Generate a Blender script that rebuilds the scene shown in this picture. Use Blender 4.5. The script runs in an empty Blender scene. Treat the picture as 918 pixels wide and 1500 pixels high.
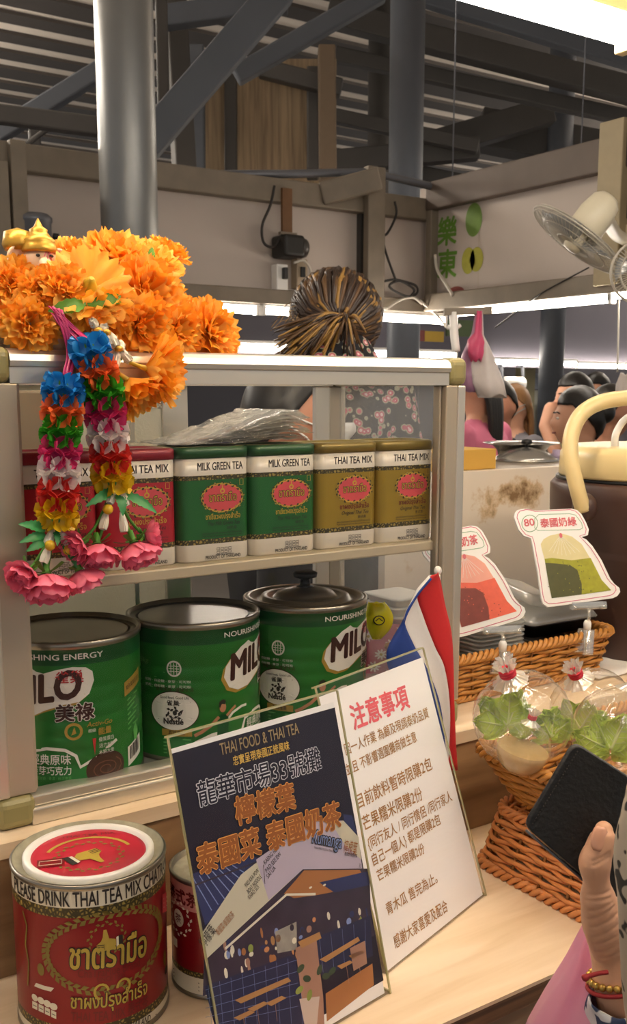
import bpy, bmesh, math, random
from math import sin, cos, pi, radians as R
from mathutils import Vector as V, Matrix, noise
from mathutils.geometry import tessellate_polygon

C = bpy.context.scene
COL = C.collection
random.seed(7)

# ------------------------------------------------------------------ camera
F, CX, CY, HZ, XV = 1500.0, 459.0, 830.0, 575.0, 2700.0
CAMH = 0.58                                   # above the counter top (z = 0)
PITCH = math.atan((CY - HZ) / F)
YAW = math.atan((XV - CX) / math.hypot(F, CY - HZ))
FH = V((cos(YAW), sin(YAW), 0)); RT = V((FH.y, -FH.x, 0))
FW = cos(PITCH) * FH - sin(PITCH) * V((0, 0, 1)); UP = sin(PITCH) * FH + cos(PITCH) * V((0, 0, 1))
EYE = V((0, 0, CAMH))
cam_d = bpy.data.cameras.new('camera'); cam = bpy.data.objects.new('camera', cam_d); COL.objects.link(cam)
cam.matrix_world = Matrix(((RT.x, UP.x, -FW.x, 0), (RT.y, UP.y, -FW.y, 0), (RT.z, UP.z, -FW.z, CAMH), (0, 0, 0, 1)))
cam_d.sensor_fit = 'VERTICAL'; cam_d.sensor_height = 36.0; cam_d.lens = 36.0 * F / 1500.0
cam_d.shift_y = (CY - 750.0) / 1500.0
cam_d.clip_start = 0.02; cam_d.clip_end = 100
cam_d.dof.use_dof = True; cam_d.dof.focus_distance = 1.05; cam_d.dof.aperture_fstop = 20
C.camera = cam

# ------------------------------------------------------------------ world, exposure
w = bpy.data.worlds.new('world'); C.world = w; w.use_nodes = True
bg = w.node_tree.nodes['Background']; bg.inputs[0].default_value = (1.0, 0.96, 0.93, 1); bg.inputs[1].default_value = 0.40
C.view_settings.view_transform = 'Standard'; C.view_settings.look = 'None'
C.view_settings.exposure = 0.0; C.view_settings.gamma = 1.0; C.view_settings.use_curve_mapping = False
C.cycles.max_bounces = 16; C.cycles.transparent_max_bounces = 32

TUBE_POWER = 48.0          # radiance of every fluorescent tube

# ------------------------------------------------------------------ pixel rays (918 x 1500 frame) onto real planes
def ray(u, v): return FW + (u - CX) / F * RT + (CY - v) / F * UP
def hit(u, v, ax, val):
    d = ray(u, v); return EYE + d * ((val - EYE[ax]) / d[ax])
def hitp(u, v, p0, n):
    d = ray(u, v); return EYE + d * ((p0 - EYE).dot(n) / d.dot(n))
def dep(u, v, z): return EYE + ray(u, v) * z

# ------------------------------------------------------------------ materials
def srgb(h):
    h = h.lstrip('#'); c = [int(h[i:i + 2], 16) / 255 for i in (0, 2, 4)]
    return tuple(x / 12.92 if x <= .04045 else ((x + .055) / 1.055) ** 2.4 for x in c) + (1,)
MATS = {}
def mat(name, col, rough=.5, metal=0, var=.08, vscale=30, bump=0, bscale=200, trans=0, coat=0, spec=.5, emit=0, sss=0):
    if name in MATS: return MATS[name]
    m = bpy.data.materials.new(name); m.use_nodes = True; nt = m.node_tree; N = nt.nodes; L = nt.links
    b = N['Principled BSDF']; b.inputs['Roughness'].default_value = rough; b.inputs['Metallic'].default_value = metal
    b.inputs['Coat Weight'].default_value = coat; b.inputs['Specular IOR Level'].default_value = spec
    c = srgb(col) if isinstance(col, str) else col
    tc = N.new('ShaderNodeTexCoord')
    if var:
        n = N.new('ShaderNodeTexNoise'); n.inputs['Scale'].default_value = vscale; n.inputs['Detail'].default_value = 5
        L.new(tc.outputs['Object'], n.inputs['Vector'])
        mx = N.new('ShaderNodeMix'); mx.data_type = 'RGBA'
        mx.inputs['A'].default_value = tuple(min(1, x * (1 - var)) for x in c[:3]) + (1,)
        mx.inputs['B'].default_value = tuple(min(1, x * (1 + var)) for x in c[:3]) + (1,)
        L.new(n.outputs['Fac'], mx.inputs['Factor']); L.new(mx.outputs['Result'], b.inputs['Base Color'])
    else: b.inputs['Base Color'].default_value = c
    if bump:
        n2 = N.new('ShaderNodeTexNoise'); n2.inputs['Scale'].default_value = bscale; n2.inputs['Detail'].default_value = 3
        L.new(tc.outputs['Object'], n2.inputs['Vector'])
        bp = N.new('ShaderNodeBump'); bp.inputs['Strength'].default_value = bump; bp.inputs['Distance'].default_value = .002
        L.new(n2.outputs['Fac'], bp.inputs['Height']); L.new(bp.outputs['Normal'], b.inputs['Normal'])
    if emit:
        b.inputs['Emission Color'].default_value = c; b.inputs['Emission Strength'].default_value = emit
    if trans:                                   # thin translucent sheet (petals, leaves, bags)
        t = N.new('ShaderNodeBsdfTranslucent'); ms = N.new('ShaderNodeMixShader'); ms.inputs[0].default_value = trans
        if var: L.new(mx.outputs['Result'], t.inputs['Color'])
        else: t.inputs['Color'].default_value = c
        L.new(b.outputs[0], ms.inputs[1]); L.new(t.outputs[0], ms.inputs[2]); L.new(ms.outputs[0], N['Material Output'].inputs[0])
    MATS[name] = m; return m
def wood(name, a, b_, scale=(2, 40, 40), rough=.55, rot=(0, 0, 0)):
    m = bpy.data.materials.new(name); m.use_nodes = True; nt = m.node_tree; N = nt.nodes; L = nt.links; b = N['Principled BSDF']
    tc = N.new('ShaderNodeTexCoord'); mp = N.new('ShaderNodeMapping'); mp.inputs['Scale'].default_value = scale; mp.inputs['Rotation'].default_value = rot
    L.new(tc.outputs['Object'], mp.inputs['Vector'])
    n = N.new('ShaderNodeTexNoise'); n.inputs['Scale'].default_value = 1.5; n.inputs['Detail'].default_value = 8; n.inputs['Distortion'].default_value = .6
    L.new(mp.outputs[0], n.inputs['Vector'])
    cr = N.new('ShaderNodeValToRGB'); cr.color_ramp.elements[0].position = .3; cr.color_ramp.elements[0].color = srgb(b_)
    cr.color_ramp.elements[1].position = .62; cr.color_ramp.elements[1].color = srgb(a)
    L.new(n.outputs['Fac'], cr.inputs[0]); L.new(cr.outputs[0], b.inputs['Base Color']); b.inputs['Roughness'].default_value = rough
    bp = N.new('ShaderNodeBump'); bp.inputs['Strength'].default_value = .15; bp.inputs['Distance'].default_value = .001
    L.new(n.outputs['Fac'], bp.inputs['Height']); L.new(bp.outputs[0], b.inputs['Normal'])
    MATS[name] = m; return m
def film(name, tint='#ffffff', clear=.9, rough=.05, bump=0, bscale=40, edge=.5, milky=0.0, gain=1.0):
    """thin clear plastic or glass sheet: see-through, mirrors more at grazing angles"""
    m = bpy.data.materials.new(name); m.use_nodes = True; nt = m.node_tree; N = nt.nodes; L = nt.links; N.remove(N['Principled BSDF'])
    out = N['Material Output']; t = N.new('ShaderNodeBsdfTransparent'); t.inputs[0].default_value = srgb(tint)
    g = N.new('ShaderNodeBsdfGlossy'); g.inputs['Roughness'].default_value = rough; g.inputs['Color'].default_value = (gain, gain, gain, 1)
    lw = N.new('ShaderNodeLayerWeight'); lw.inputs['Blend'].default_value = .5
    pw = N.new('ShaderNodeMath'); pw.operation = 'POWER'; L.new(lw.outputs['Facing'], pw.inputs[0]); pw.inputs[1].default_value = 4.2
    mr = N.new('ShaderNodeMapRange'); mr.inputs['To Min'].default_value = 1 - clear; mr.inputs['To Max'].default_value = 1 - clear + 2.0 * edge * clear * .9
    L.new(pw.outputs[0], mr.inputs['Value'])
    a = N.new('ShaderNodeMixShader'); L.new(mr.outputs[0], a.inputs[0]); L.new(t.outputs[0], a.inputs[1]); L.new(g.outputs[0], a.inputs[2])
    tc = N.new('ShaderNodeTexCoord')
    if bump:
        n = N.new('ShaderNodeTexNoise'); n.inputs['Scale'].default_value = bscale; n.inputs['Detail'].default_value = 4; n.inputs['Distortion'].default_value = 1
        L.new(tc.outputs['Object'], n.inputs['Vector']); bp = N.new('ShaderNodeBump'); bp.inputs['Strength'].default_value = bump; bp.inputs['Distance'].default_value = .004
        L.new(n.outputs['Fac'], bp.inputs['Height']); L.new(bp.outputs[0], g.inputs['Normal']); L.new(bp.outputs[0], lw.inputs['Normal'])
    last = a
    if milky:
        d = N.new('ShaderNodeBsdfDiffuse'); d.inputs[0].default_value = srgb(tint); tr = N.new('ShaderNodeBsdfTranslucent'); tr.inputs[0].default_value = srgb(tint)
        mm = N.new('ShaderNodeMixShader'); mm.inputs[0].default_value = .5; L.new(d.outputs[0], mm.inputs[1]); L.new(tr.outputs[0], mm.inputs[2])
        k = N.new('ShaderNodeMixShader'); k.inputs[0].default_value = milky; L.new(a.outputs[0], k.inputs[1]); L.new(mm.outputs[0], k.inputs[2]); last = k
    L.new(last.outputs[0], out.inputs[0]); MATS[name] = m; return m

# ------------------------------------------------------------------ mesh builder
_txt = {}
def glyphs(s, bold=0.0, shear=0.0):
    key = (s, bold, shear)
    if key not in _txt:
        c = bpy.data.curves.new('t', 'FONT'); c.body = s; c.size = 1; c.resolution_u = 3; c.offset = bold; c.shear = shear
        o = bpy.data.objects.new('t', c); COL.objects.link(o)
        m = bpy.data.meshes.new_from_object(o.evaluated_get(bpy.context.evaluated_depsgraph_get()))
        vs = [(v.co.x, v.co.y) for v in m.vertices]; fs = [tuple(p.vertices) for p in m.polygons]
        bpy.data.objects.remove(o); bpy.data.curves.remove(c); bpy.data.meshes.remove(m)
        x0 = min(x for x, y in vs); x1 = max(x for x, y in vs)
        _txt[key] = ([(x - x0, y) for x, y in vs], fs, x1 - x0)
    return _txt[key]

class MB:
    def __init__(s): s.v = []; s.f = []; s.fm = []; s.fs = []; s.mats = []
    def mi(s, m):
        if m not in s.mats: s.mats.append(m)
        return s.mats.index(m)
    def add(s, vs, fs, m, smooth=False):
        o = len(s.v); k = s.mi(m); s.v += [tuple(p) for p in vs]
        for f in fs: s.f.append(tuple(i + o for i in f)); s.fm.append(k); s.fs.append(smooth)
        return s
    def obox(s, o, a, b, c, m):
        o, a, b, c = V(o), V(a), V(b), V(c)
        if a.cross(b).dot(c) < 0: a, b = b, a
        vs = [o, o + a, o + a + b, o + b, o + c, o + a + c, o + a + b + c, o + b + c]
        return s.add(vs, [(3, 2, 1, 0), (4, 5, 6, 7), (0, 1, 5, 4), (1, 2, 6, 5), (2, 3, 7, 6), (3, 0, 4, 7)], m)
    def box(s, x0, x1, y0, y1, z0, z1, m): return s.obox((x0, y0, z0), (x1 - x0, 0, 0), (0, y1 - y0, 0), (0, 0, z1 - z0), m)
    def bar(s, p, q, w, h, m, up=(0, 0, 1)):
        p, q = V(p), V(q); d = (q - p).normalized(); a = d.cross(V(up)).normalized(); b = a.cross(d)
        return s.obox(p - a * w / 2 - b * h / 2, q - p, a * w, b * h, m)
    def loft(s, rings, m, cap0=True, cap1=True, smooth=True, closed=True):
        n = len(rings[0]); vs = [p for r in rings for p in r]; fs = []
        for i in range(len(rings) - 1):
            mm = m[i] if isinstance(m, list) else m
            ff = []
            for j in range(n if closed else n - 1):
                k = (j + 1) % n; ff.append((i * n + j, i * n + k, (i + 1) * n + k, (i + 1) * n + j))
            fs.append((mm, ff))
        o = len(s.v); s.v += [tuple(p) for p in vs]
        def put(mm, ff, sm):
            k = s.mi(mm)
            for f in ff: s.f.append(tuple(i + o for i in f)); s.fm.append(k); s.fs.append(sm)
        for mm, ff in fs: put(mm, ff, smooth)
        m0 = m[0] if isinstance(m, list) else m; m1 = m[-1] if isinstance(m, list) else m
        if cap0: put(m0, [tuple(reversed(range(n)))], False)
        if cap1: put(m1, [tuple(range((len(rings) - 1) * n, len(rings) * n))], False)
        return s
    def lathe(s, prof, m, c=(0, 0, 0), n=48, cap0=True, cap1=True, smooth=True):
        c = V(c)
        return s.loft([[c + V((r * cos(2 * pi * j / n), r * sin(2 * pi * j / n), z)) for j in range(n)] for r, z in prof], m, cap0, cap1, smooth)
    def tube(s, pts, r, m, n=8, closed=False, caps=True):
        pts = [V(p) for p in pts]; k = len(pts); rs = r if isinstance(r, (list, tuple)) else [r] * k
        T = []
        for i in range(k):
            a = pts[(i - 1) % k if closed else max(i - 1, 0)]; b = pts[(i + 1) % k if closed else min(i + 1, k - 1)]
            t = (b - a); T.append(t.normalized() if t.length > 1e-9 else V((0, 0, 1)))
        u = T[0].orthogonal().normalized(); rings = []
        for i in range(k):
            u = (u - T[i] * u.dot(T[i]))
            u = u.normalized() if u.length > 1e-6 else T[i].orthogonal().normalized()
            w_ = T[i].cross(u); rings.append([pts[i] + rs[i] * (cos(2 * pi * j / n) * u + sin(2 * pi * j / n) * w_) for j in range(n)])
        if closed: rings.append(rings[0]); caps = False
        return s.loft(rings, m, caps, caps)
    def grid(s, P, m, smooth=True):
        a, b = len(P), len(P[0])
        return s.add([p for r in P for p in r], [(i * b + j, i * b + j + 1, (i + 1) * b + j + 1, (i + 1) * b + j) for i in range(a - 1) for j in range(b - 1)], m, smooth)
    def ell(s, c, rad, m, rot=None, n=16, k=10):
        c = V(c); rot = rot or Matrix.Identity(3); rings = []
        for i in range(k + 1):
            t = -pi / 2 + pi * i / k; cr = max(cos(t), .02)
            rings.append([c + rot @ V((rad[0] * cr * cos(2 * pi * j / n), rad[1] * cr * sin(2 * pi * j / n), rad[2] * sin(t))) for j in range(n)])
        return s.loft(rings, m)
    # --- marks on a surface S (S.st pixel->surface coordinates, S.xyz surface->space)
    def poly(s, pts, m, S, lift=.0003, px=True, fine=None):
        st = [S.st(*p) for p in pts] if px else list(pts)
        tr = tessellate_polygon([[V((a, b, 0)) for a, b in st]])
        st = [tuple(x) for x in st]; tr = [tuple(t) for t in tr]
        fine = fine or S.fine
        if fine:
            for _ in range(7):
                out = []; cache = {}; done = True
                for t in tr:
                    L_ = [(math.dist(st[t[i]], st[t[(i + 1) % 3]]), i) for i in range(3)]; mx = max(L_)
                    if mx[0] > fine:
                        done = False; i = mx[1]; a, b, c_ = t[i], t[(i + 1) % 3], t[(i + 2) % 3]; key = (min(a, b), max(a, b))
                        if key not in cache: st.append(((st[a][0] + st[b][0]) / 2, (st[a][1] + st[b][1]) / 2)); cache[key] = len(st) - 1
                        k = cache[key]; out += [(a, k, c_), (k, b, c_)]
                    else: out.append(t)
                tr = out
                if done: break
        def ccw(t):
            (ax, ay), (bx, by), (cx_, cy_) = (st[i] for i in t)
            return t if (bx - ax) * (cy_ - ay) - (by - ay) * (cx_ - ax) > 0 else (t[0], t[2], t[1])
        return s.add([S.xyz(a, b, lift) for a, b in st], [ccw(t) for t in tr], m)
    def line(s, pts, wd, m, S, lift=.0003, px=True, closed=False):
        st = [V(S.st(*p)) for p in pts] if px else [V(p) for p in pts]; k = len(st); A = []; B = []
        for i in range(k):
            a = st[(i - 1) % k if closed else max(i - 1, 0)]; b = st[(i + 1) % k if closed else min(i + 1, k - 1)]
            d = (b - a).normalized(); n = V((-d.y, d.x)) * wd / 2; A.append(st[i] + n); B.append(st[i] - n)
        if closed: A.append(A[0]); B.append(B[0])
        vs = []; fs = []
        for i in range(len(A)): vs += [S.xyz(B[i].x, B[i].y, lift), S.xyz(A[i].x, A[i].y, lift)]
        for i in range(len(A) - 1): fs.append((2 * i, 2 * i + 2, 2 * i + 3, 2 * i + 1))
        return s.add(vs, fs, m)
    def oval(s, c, rx, ry, m, S, lift=.0003, n=32, rot=0):
        cr, sr = cos(rot), sin(rot)
        return s.poly([(c[0] + rx * cos(2 * pi * i / n) * cr - ry * sin(2 * pi * i / n) * sr, c[1] + rx * cos(2 * pi * i / n) * sr + ry * sin(2 * pi * i / n) * cr) for i in range(n)], m, S, lift, px=False)
    def text(s, string, A, B, m, S, h=None, lift=.0005, bold=0.0, px=True, shear=0.0):
        """baseline from A to B; h = size of one em in metres (default: natural)"""
        a = V(S.st(*A)) if px else V(A); b = V(S.st(*B)) if px else V(B); vs, fs, wd = glyphs(string, 0, shear)
        d = b - a; k = d.length / wd; e = d.normalized(); n = V((-e.y, e.x)); hy = h if h else k
        m_ = 8 if bold > .025 else 4
        for i in range(m_ + 1 if bold else 1):          # heavier weight = the same strokes set off to every side
            ox, oy = (bold * .8 * cos(2 * pi * i / m_), bold * .8 * sin(2 * pi * i / m_)) if i < m_ and bold else (0, 0)
            s.add([S.xyz(*(a + e * (x * k + ox * hy) + n * (y + oy) * hy), lift + i * 1.1e-5) for x, y in vs], fs, m)
        return s
    def build(s, name, parent=None, loc=None, bevel=0, seg=2, solid=0, sub=0, recalc=False, world=False):
        if world and parent is not None:
            q = parent; off = V((0, 0, 0))
            while q is not None: off += q.location; q = q.parent
            s.v = [tuple(V(p) - off) for p in s.v]
        me = bpy.data.meshes.new(name); me.from_pydata(s.v, [], s.f)
        for m in s.mats: me.materials.append(m)
        me.polygons.foreach_set('material_index', s.fm); me.polygons.foreach_set('use_smooth', s.fs); me.validate(); me.update()
        if recalc:
            bm = bmesh.new(); bm.from_mesh(me); bmesh.ops.recalc_face_normals(bm, faces=bm.faces); bm.to_mesh(me); bm.free()
        o = bpy.data.objects.new(name, me); COL.objects.link(o)
        if parent is not None: o.parent = parent
        if loc is not None: o.location = loc
        if solid:
            md = o.modifiers.new('solid', 'SOLIDIFY'); md.thickness = solid; md.offset = 0
        if sub:
            md = o.modifiers.new('sub', 'SUBSURF'); md.levels = sub; md.render_levels = sub
        if bevel:
            md = o.modifiers.new('bevel', 'BEVEL'); md.width = bevel; md.segments = seg; md.limit_method = 'ANGLE'; md.angle_limit = R(40); md.harden_normals = False
        return o
class Plane:
    fine = None
    def __init__(s, o, e, n):           # origin, in-plane x axis, outward normal
        s.o = V(o); s.e = V(e).normalized(); s.n = V(n).normalized(); s.f = s.n.cross(s.e)
    def st(s, u, v): p = hitp(u, v, s.o, s.n) - s.o; return (p.dot(s.e), p.dot(s.f))
    def xyz(s, a, b, lift=0): return s.o + s.e * a + s.f * b + s.n * lift
class Cyl:
    def __init__(s, c, r, base=None):   # arc length measured counter-clockwise seen from above = to the right seen from outside
        s.c = V(c); s.r = r; s.fine = r * .16; s.a0 = base if base is not None else math.atan2(-s.c.y, -s.c.x)
    def st(s, u, v):
        d = ray(u, v); o = EYE - s.c; a = d.x ** 2 + d.y ** 2; b = o.x * d.x + o.y * d.y; c = o.x ** 2 + o.y ** 2 - s.r ** 2
        q = max(b * b - a * c, 0); t = (-b - math.sqrt(q)) / a; p = o + d * t
        an = (math.atan2(p.y, p.x) - s.a0 + pi) % (2 * pi) - pi
        return (an * s.r, p.z)
    def xyz(s, a, b, lift=0):
        t = s.a0 + a / s.r; return s.c + V(((s.r + lift) * cos(t), (s.r + lift) * sin(t), b))
class Flat:
    fine = None
    def st(s, u, v): return (u, v)
    def __init__(s, fn): s.fn = fn
    def xyz(s, a, b, lift=0): return s.fn(a, b, lift)

def tag(o, label, cat, group=None, kind=None):
    o['label'] = label; o['category'] = cat
    if group: o['group'] = group
    if kind: o['kind'] = kind
    return o
def struct(o, label=None, cat=None):
    o['kind'] = 'structure'
    if label: o['label'] = label
    if cat: o['category'] = cat
    return o
def thing(name, label, cat, loc=(0, 0, 0), rot=(0, 0, 0), group=None):
    o = bpy.data.objects.new(name, None); COL.objects.link(o); o.location = loc; o.rotation_euler = rot; o.empty_display_size = .02
    return tag(o, label, cat, group)
def dup(root, loc, label, rotz=None):
    r = root.copy(); COL.objects.link(r); r.location = loc; r['label'] = label
    if rotz is not None: r.rotation_euler = (0, 0, rotz)
    for ch in list(root.children):
        c = ch.copy(); COL.objects.link(c); c.parent = r
        for g in ch.children:
            d = g.copy(); COL.objects.link(d); d.parent = c
    return r
def rrect(w, d, r, n=5):
    pts = []
    for cx_, cy_, a in ((w / 2 - r, -d / 2 + r, -90), (w / 2 - r, d / 2 - r, 0), (-w / 2 + r, d / 2 - r, 90), (-w / 2 + r, -d / 2 + r, 180)):
        for i in range(n + 1):
            t = R(a + 90 * i / n); pts.append((cx_ + r * cos(t), cy_ + r * sin(t)))
    return pts
def bez(p, n=20):
    """smooth curve through points (Catmull-Rom)"""
    p = [V(x) for x in p]; q = [p[0] * 2 - p[1]] + p + [p[-1] * 2 - p[-2]]; out = []
    for i in range(1, len(q) - 2):
        for k in range(n):
            t = k / n; a, b, c, d = q[i - 1], q[i], q[i + 1], q[i + 2]
            out.append(.5 * ((2 * b) + (c - a) * t + (2 * a - 5 * b + 4 * c - d) * t * t + (3 * b - a - 3 * c + d) * t ** 3))
    return out + [p[-1]]
# ------------------------------------------------------------------ common materials
M_ALU = mat('aluminium', '#d8d1c4', .32, .75, .04, 8)
M_ALU_D = mat('aluminium_dull', '#b8ad9c', .45, .6, .06, 8)
M_OLIVE = mat('olive_plastic', '#8d8458', .4, 0, .08)
M_STEEL = mat('grey_steel', '#6e7076', .4, .5, .15, 6)
M_BEAM = mat('dark_beam', '#45423f', .6, .2, .2, 5)
M_BLUEBEAM = mat('blue_grey_beam', '#51555c', .55, .2, .15, 5)
M_TUBE = mat('lit_tube', '#fff3e3', emit=TUBE_POWER, var=0)
M_WHITE = mat('white_plastic', '#efece6', .35, 0, .03)
M_CREAM = mat('cream_plastic', '#e6cf97', .3, 0, .04)
M_BLACK = mat('black_plastic', '#161616', .4, 0, .1)
M_WALLW = mat('old_white_panel', '#b9ada3', .7, 0, .1, 3)
M_FRAME = mat('rusty_cream_frame', '#7d7263', .6, .1, .25, 12)
M_FLOOR = mat('concrete_floor', '#57524c', .6, 0, .2, 6)

def tube_lamp(p, q, label, lab_group=None, hous=M_WHITE, up=.03, r=.013, hang=None):
    p, q = V(p), V(q); mid = (p + q) / 2
    t = thing('tube_lamp', label, 'lamp', mid, group=lab_group)
    b = MB(); b.tube([p, q], r, M_TUBE, 12); b.build('tube', t, world=True)
    d = (q - p).normalized()
    h = MB(); h.bar(p - d * .02 + V((0, 0, up)), q + d * .02 + V((0, 0, up)), .035, .02, hous)
    for e, s_ in ((p, -1), (q, 1)): h.bar(e + d * s_ * .002, e + d * s_ * .02, .032, .04, hous)
    h.build('housing', t, bevel=.003, world=True)
    if hang:
        for s_ in (.15, .85): k = p.lerp(q, s_); b = MB(); b.tube([k + V((0, 0, up)), (k.x, k.y, hang)], .004, M_STEEL, 6); b.build('hanger_rod', t, world=True)
    return t

# ------------------------------------------------------------------ ground, roof
FZ = -.88
b = MB(); b.box(-4, 14, -4, 18, FZ - .05, FZ, M_FLOOR); struct(b.build('floor'))
M_ROOF = mat('roof_sheet', '#e6dacd', .7, 0, .12, 2); M_PURLIN = mat('brown_purlin', '#3f3833', .7, 0, .2, 4)
b = MB(); b.box(-6, 26, -4, 30, 4.1, 4.14, M_ROOF); roof = struct(b.build('ceiling'))
for i in range(44):
    y = 5.2 + i * .545
    b = MB(); b.box(-6, 26, y, y + (.26 if i % 4 else .36), 4.065, 4.1, M_PURLIN); b.build('purlin', roof)
def beam(pts, wd, m, name='roof_beam', h=None):
    for a, c in zip(pts, pts[1:]):
        b = MB(); b.bar(a, c, wd, h or wd, m); struct(b.build(name, bevel=.01))
# trusses and braces (each pair of pixels at its own distance from the camera)
beam([dep(212, 215, 4.3), dep(415, -20, 4.3)], .13, M_BLUEBEAM)
beam([dep(345, 112, 4.9), dep(560, -12, 4.9)], .085, M_BLUEBEAM)
beam([dep(-20, 207, 6.0), dep(152, 100, 6.0)], .10, M_BLUEBEAM)
beam([dep(-20, 165, 5.2), dep(150, 187, 5.2)], .09, M_BEAM)
beam([dep(230, 28, 5.5), dep(420, 2, 5.5)], .11, M_BLUEBEAM)
beam([dep(590, 226, 8.2), dep(806, 163, 8.2)], .20, M_BEAM)
beam([dep(440, 242, 8.0), dep(700, 218, 8.0)], .16, M_BEAM)
beam([dep(600, -10, 6.6), dep(930, 92, 6.6)], .10, M_BLUEBEAM)
beam([dep(480, 20, 7.2), dep(930, 135, 7.2)], .16, M_BEAM)
beam([dep(490, 80, 7.4), dep(930, 175, 7.4)], .10, M_BEAM)
beam([dep(490, 170, 7.8), dep(700, 215, 7.8)], .10, M_BEAM)
beam([dep(600, 252, 8.4), dep(760, 285, 8.4)], .12, M_BEAM)
beam([dep(700, 190, 8.6), dep(930, 235, 8.6)], .30, M_BEAM)
beam([dep(255, 0, 5.8), dep(270, 250, 5.8)], .12, M_BEAM, 'steel_post')
beam([dep(236, -10, 5.0), dep(240, 170, 5.0)], .06, M_BEAM, 'steel_post')
beam([dep(286, 70, 6.2), dep(287, 255, 6.2)], .11, M_BLUEBEAM, 'steel_post')
beam([dep(50, 190, 6.2), dep(52, 225, 6.2)], .07, M_BEAM, 'steel_post')
beam([dep(30, 218, 5.9), dep(75, 185, 5.9)], .03, M_BEAM)
def column(u, v0, z, r, m, name='steel_column', top=4.1, bot=FZ):
    p = dep(u, v0, z); b = MB(); b.lathe([(r, bot), (r, top)], m, (p.x, p.y, 0), 28)
    return struct(b.build(name))
M_COL = mat('galvanised_column', '#8a8a88', .42, .85, .12, 5)
column(189, 300, 3.6, .1, M_COL)
column(596, 100, 6.2, .105, M_BLUEBEAM); column(822, 150, 8.4, .105, M_BLUEBEAM); column(556, 150, 9.5, .11, M_BEAM)
# plywood hoarding high behind the stall
M_PLY = wood('hoarding_ply', '#8f7a5e', '#6d5a44', (30, 30, 1.5), .7)
p0, p1 = dep(297, 240, 6.4), dep(492, 240, 6.4)
zz = dep(400, 95, 6.4).z
b = MB(); b.bar(V((p0.x, p0.y, (1.3 + zz) / 2)), V((p1.x, p1.y, (1.3 + zz) / 2)), .03, zz - 1.3, M_PLY); struct(b.build('wall_hoarding'))
for u in (338, 458): beam([dep(u, 100, 6.3), dep(u, 262, 6.3)], .075, M_BEAM, 'steel_post')
beam([dep(380, 100, 6.2), dep(500, 130, 6.2)], .10, M_BEAM)
beam([dep(478, 70, 6.0), dep(480, 265, 6.0)], .10, mat('bare_wood', '#6b5a47', .7), 'wooden_post')

# ------------------------------------------------------------------ stall partitions behind
YW, XW = 4.01, 3.38
b = MB(); b.box(-.4, XW, YW, YW + .04, 1.02, 1.50, M_WALLW); struct(b.build('wall_back'))
b = MB(); b.box(XW, XW + .04, 1.9, YW + .04, 1.02, 1.56, M_WALLW); wr = struct(b.build('wall_right'))
b = MB(); b.box(-.4, XW + .1, YW - .06, YW, 1.40, 1.50, M_FRAME); struct(b.build('trim_1', bevel=.006))
b = MB(); b.box(-.4, XW + .1, YW - .06, YW, .965, 1.03, M_FRAME); struct(b.build('trim_2', bevel=.006))
b = MB(); b.box(XW - .05, XW, 1.9, YW - .06, 1.44, 1.57, mat('brown_frame', '#5b4e44', .6, .1, .2, 8)); struct(b.build('trim_3', bevel=.006))
b = MB(); b.box(XW - .05, XW, 1.9, YW - .06, .97, 1.05, M_FRAME); struct(b.build('trim_4', bevel=.006))
k = 5
for u, wd, zt in ((29, .06, 1.5), (546, .10, 1.60), (632, .06, 1.5), (4, .05, 1.42)):
    x = hit(u, 350, 1, YW - .07).x
    b = MB(); b.box(x - wd / 2, x + wd / 2, YW - .1, YW - .06, .98, zt, M_FRAME); struct(b.build('trim_%d' % k, bevel=.005)); k += 1
x = hit(529, 350, 1, YW - .01).x
b = MB(); b.box(x - .02, x + .02, YW - .03, YW, 1.03, 1.40, M_BEAM); struct(b.build('trim_%d' % k)); k += 1
x = hit(28, 350, 1, YW).x; x2 = hit(44, 350, 1, YW).x
b = MB(); b.bar(dep(470, 285, 4.6), dep(556, 262, 4.6), .06, .10, M_FRAME); struct(b.build('roof_beam', bevel=.01))
# steel conduit pipe along the top of the back partition
b = MB(); b.tube([dep(245, 256, 4.35), dep(420, 255, 4.5), dep(540, 252, 4.7), dep(640, 275, 4.9), dep(700, 288, 5.0)], .018, M_STEEL, 8)
tag(b.build('conduit_pipe'), 'thin grey conduit pipe running above the back partition', 'pipe')
# post on the right wall beside the fan
y = hit(890, 300, 0, XW).y
b = MB(); b.box(XW - .07, XW - .001, y - .12, y, 1.0, 1.62, mat('beige_board', '#a0906f', .6, 0, .1)); struct(b.build('trim_%d' % k, bevel=.004)); k += 1
b = MB(); b.box(XW - .03, XW - .001, y - .6, y - .12, 1.25, 1.62, M_BEAM); struct(b.build('trim_%d' % k)); k += 1
# ------------------------------------------------------------------ writing and fruit pictures on the right wall
M_GREEN = mat('sign_green', '#5f8a2c', .6); M_FRUIT = mat('fruit_green', '#6c8a3e', .6, 0, .3, 20); M_FRUITY = mat('fruit_yellow_green', '#a3a03c', .6, 0, .3, 20)
SW = Plane((XW, 0, 0), (0, -1, 0), (-1, 0, 0))
b = MB()
b.text('樂', (641, 357), (668, 354), M_GREEN, SW, h=.14, bold=.03, lift=.002)
b.text('東', (641, 404), (668, 402), M_GREEN, SW, h=.14, bold=.03, lift=.002)
for (u, v, a, c, m) in ((694, 322, .055, .075, M_FRUIT), (686, 382, .045, .06, M_FRUITY), (698, 380, .045, .055, M_FRUITY), (668, 429, .06, .03, mat('fruit_red', '#8e4a44', .6, 0, .3, 20))):
    b.oval(SW.st(u, v), a, c, m, SW, .002)
b.line([(702, 300), (700, 432)], .006, M_ALU_D, SW, .001)
tag(b.build('fruit_wall_sign'), 'white wall sign with green characters and green fruit pictures', 'sign')
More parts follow.
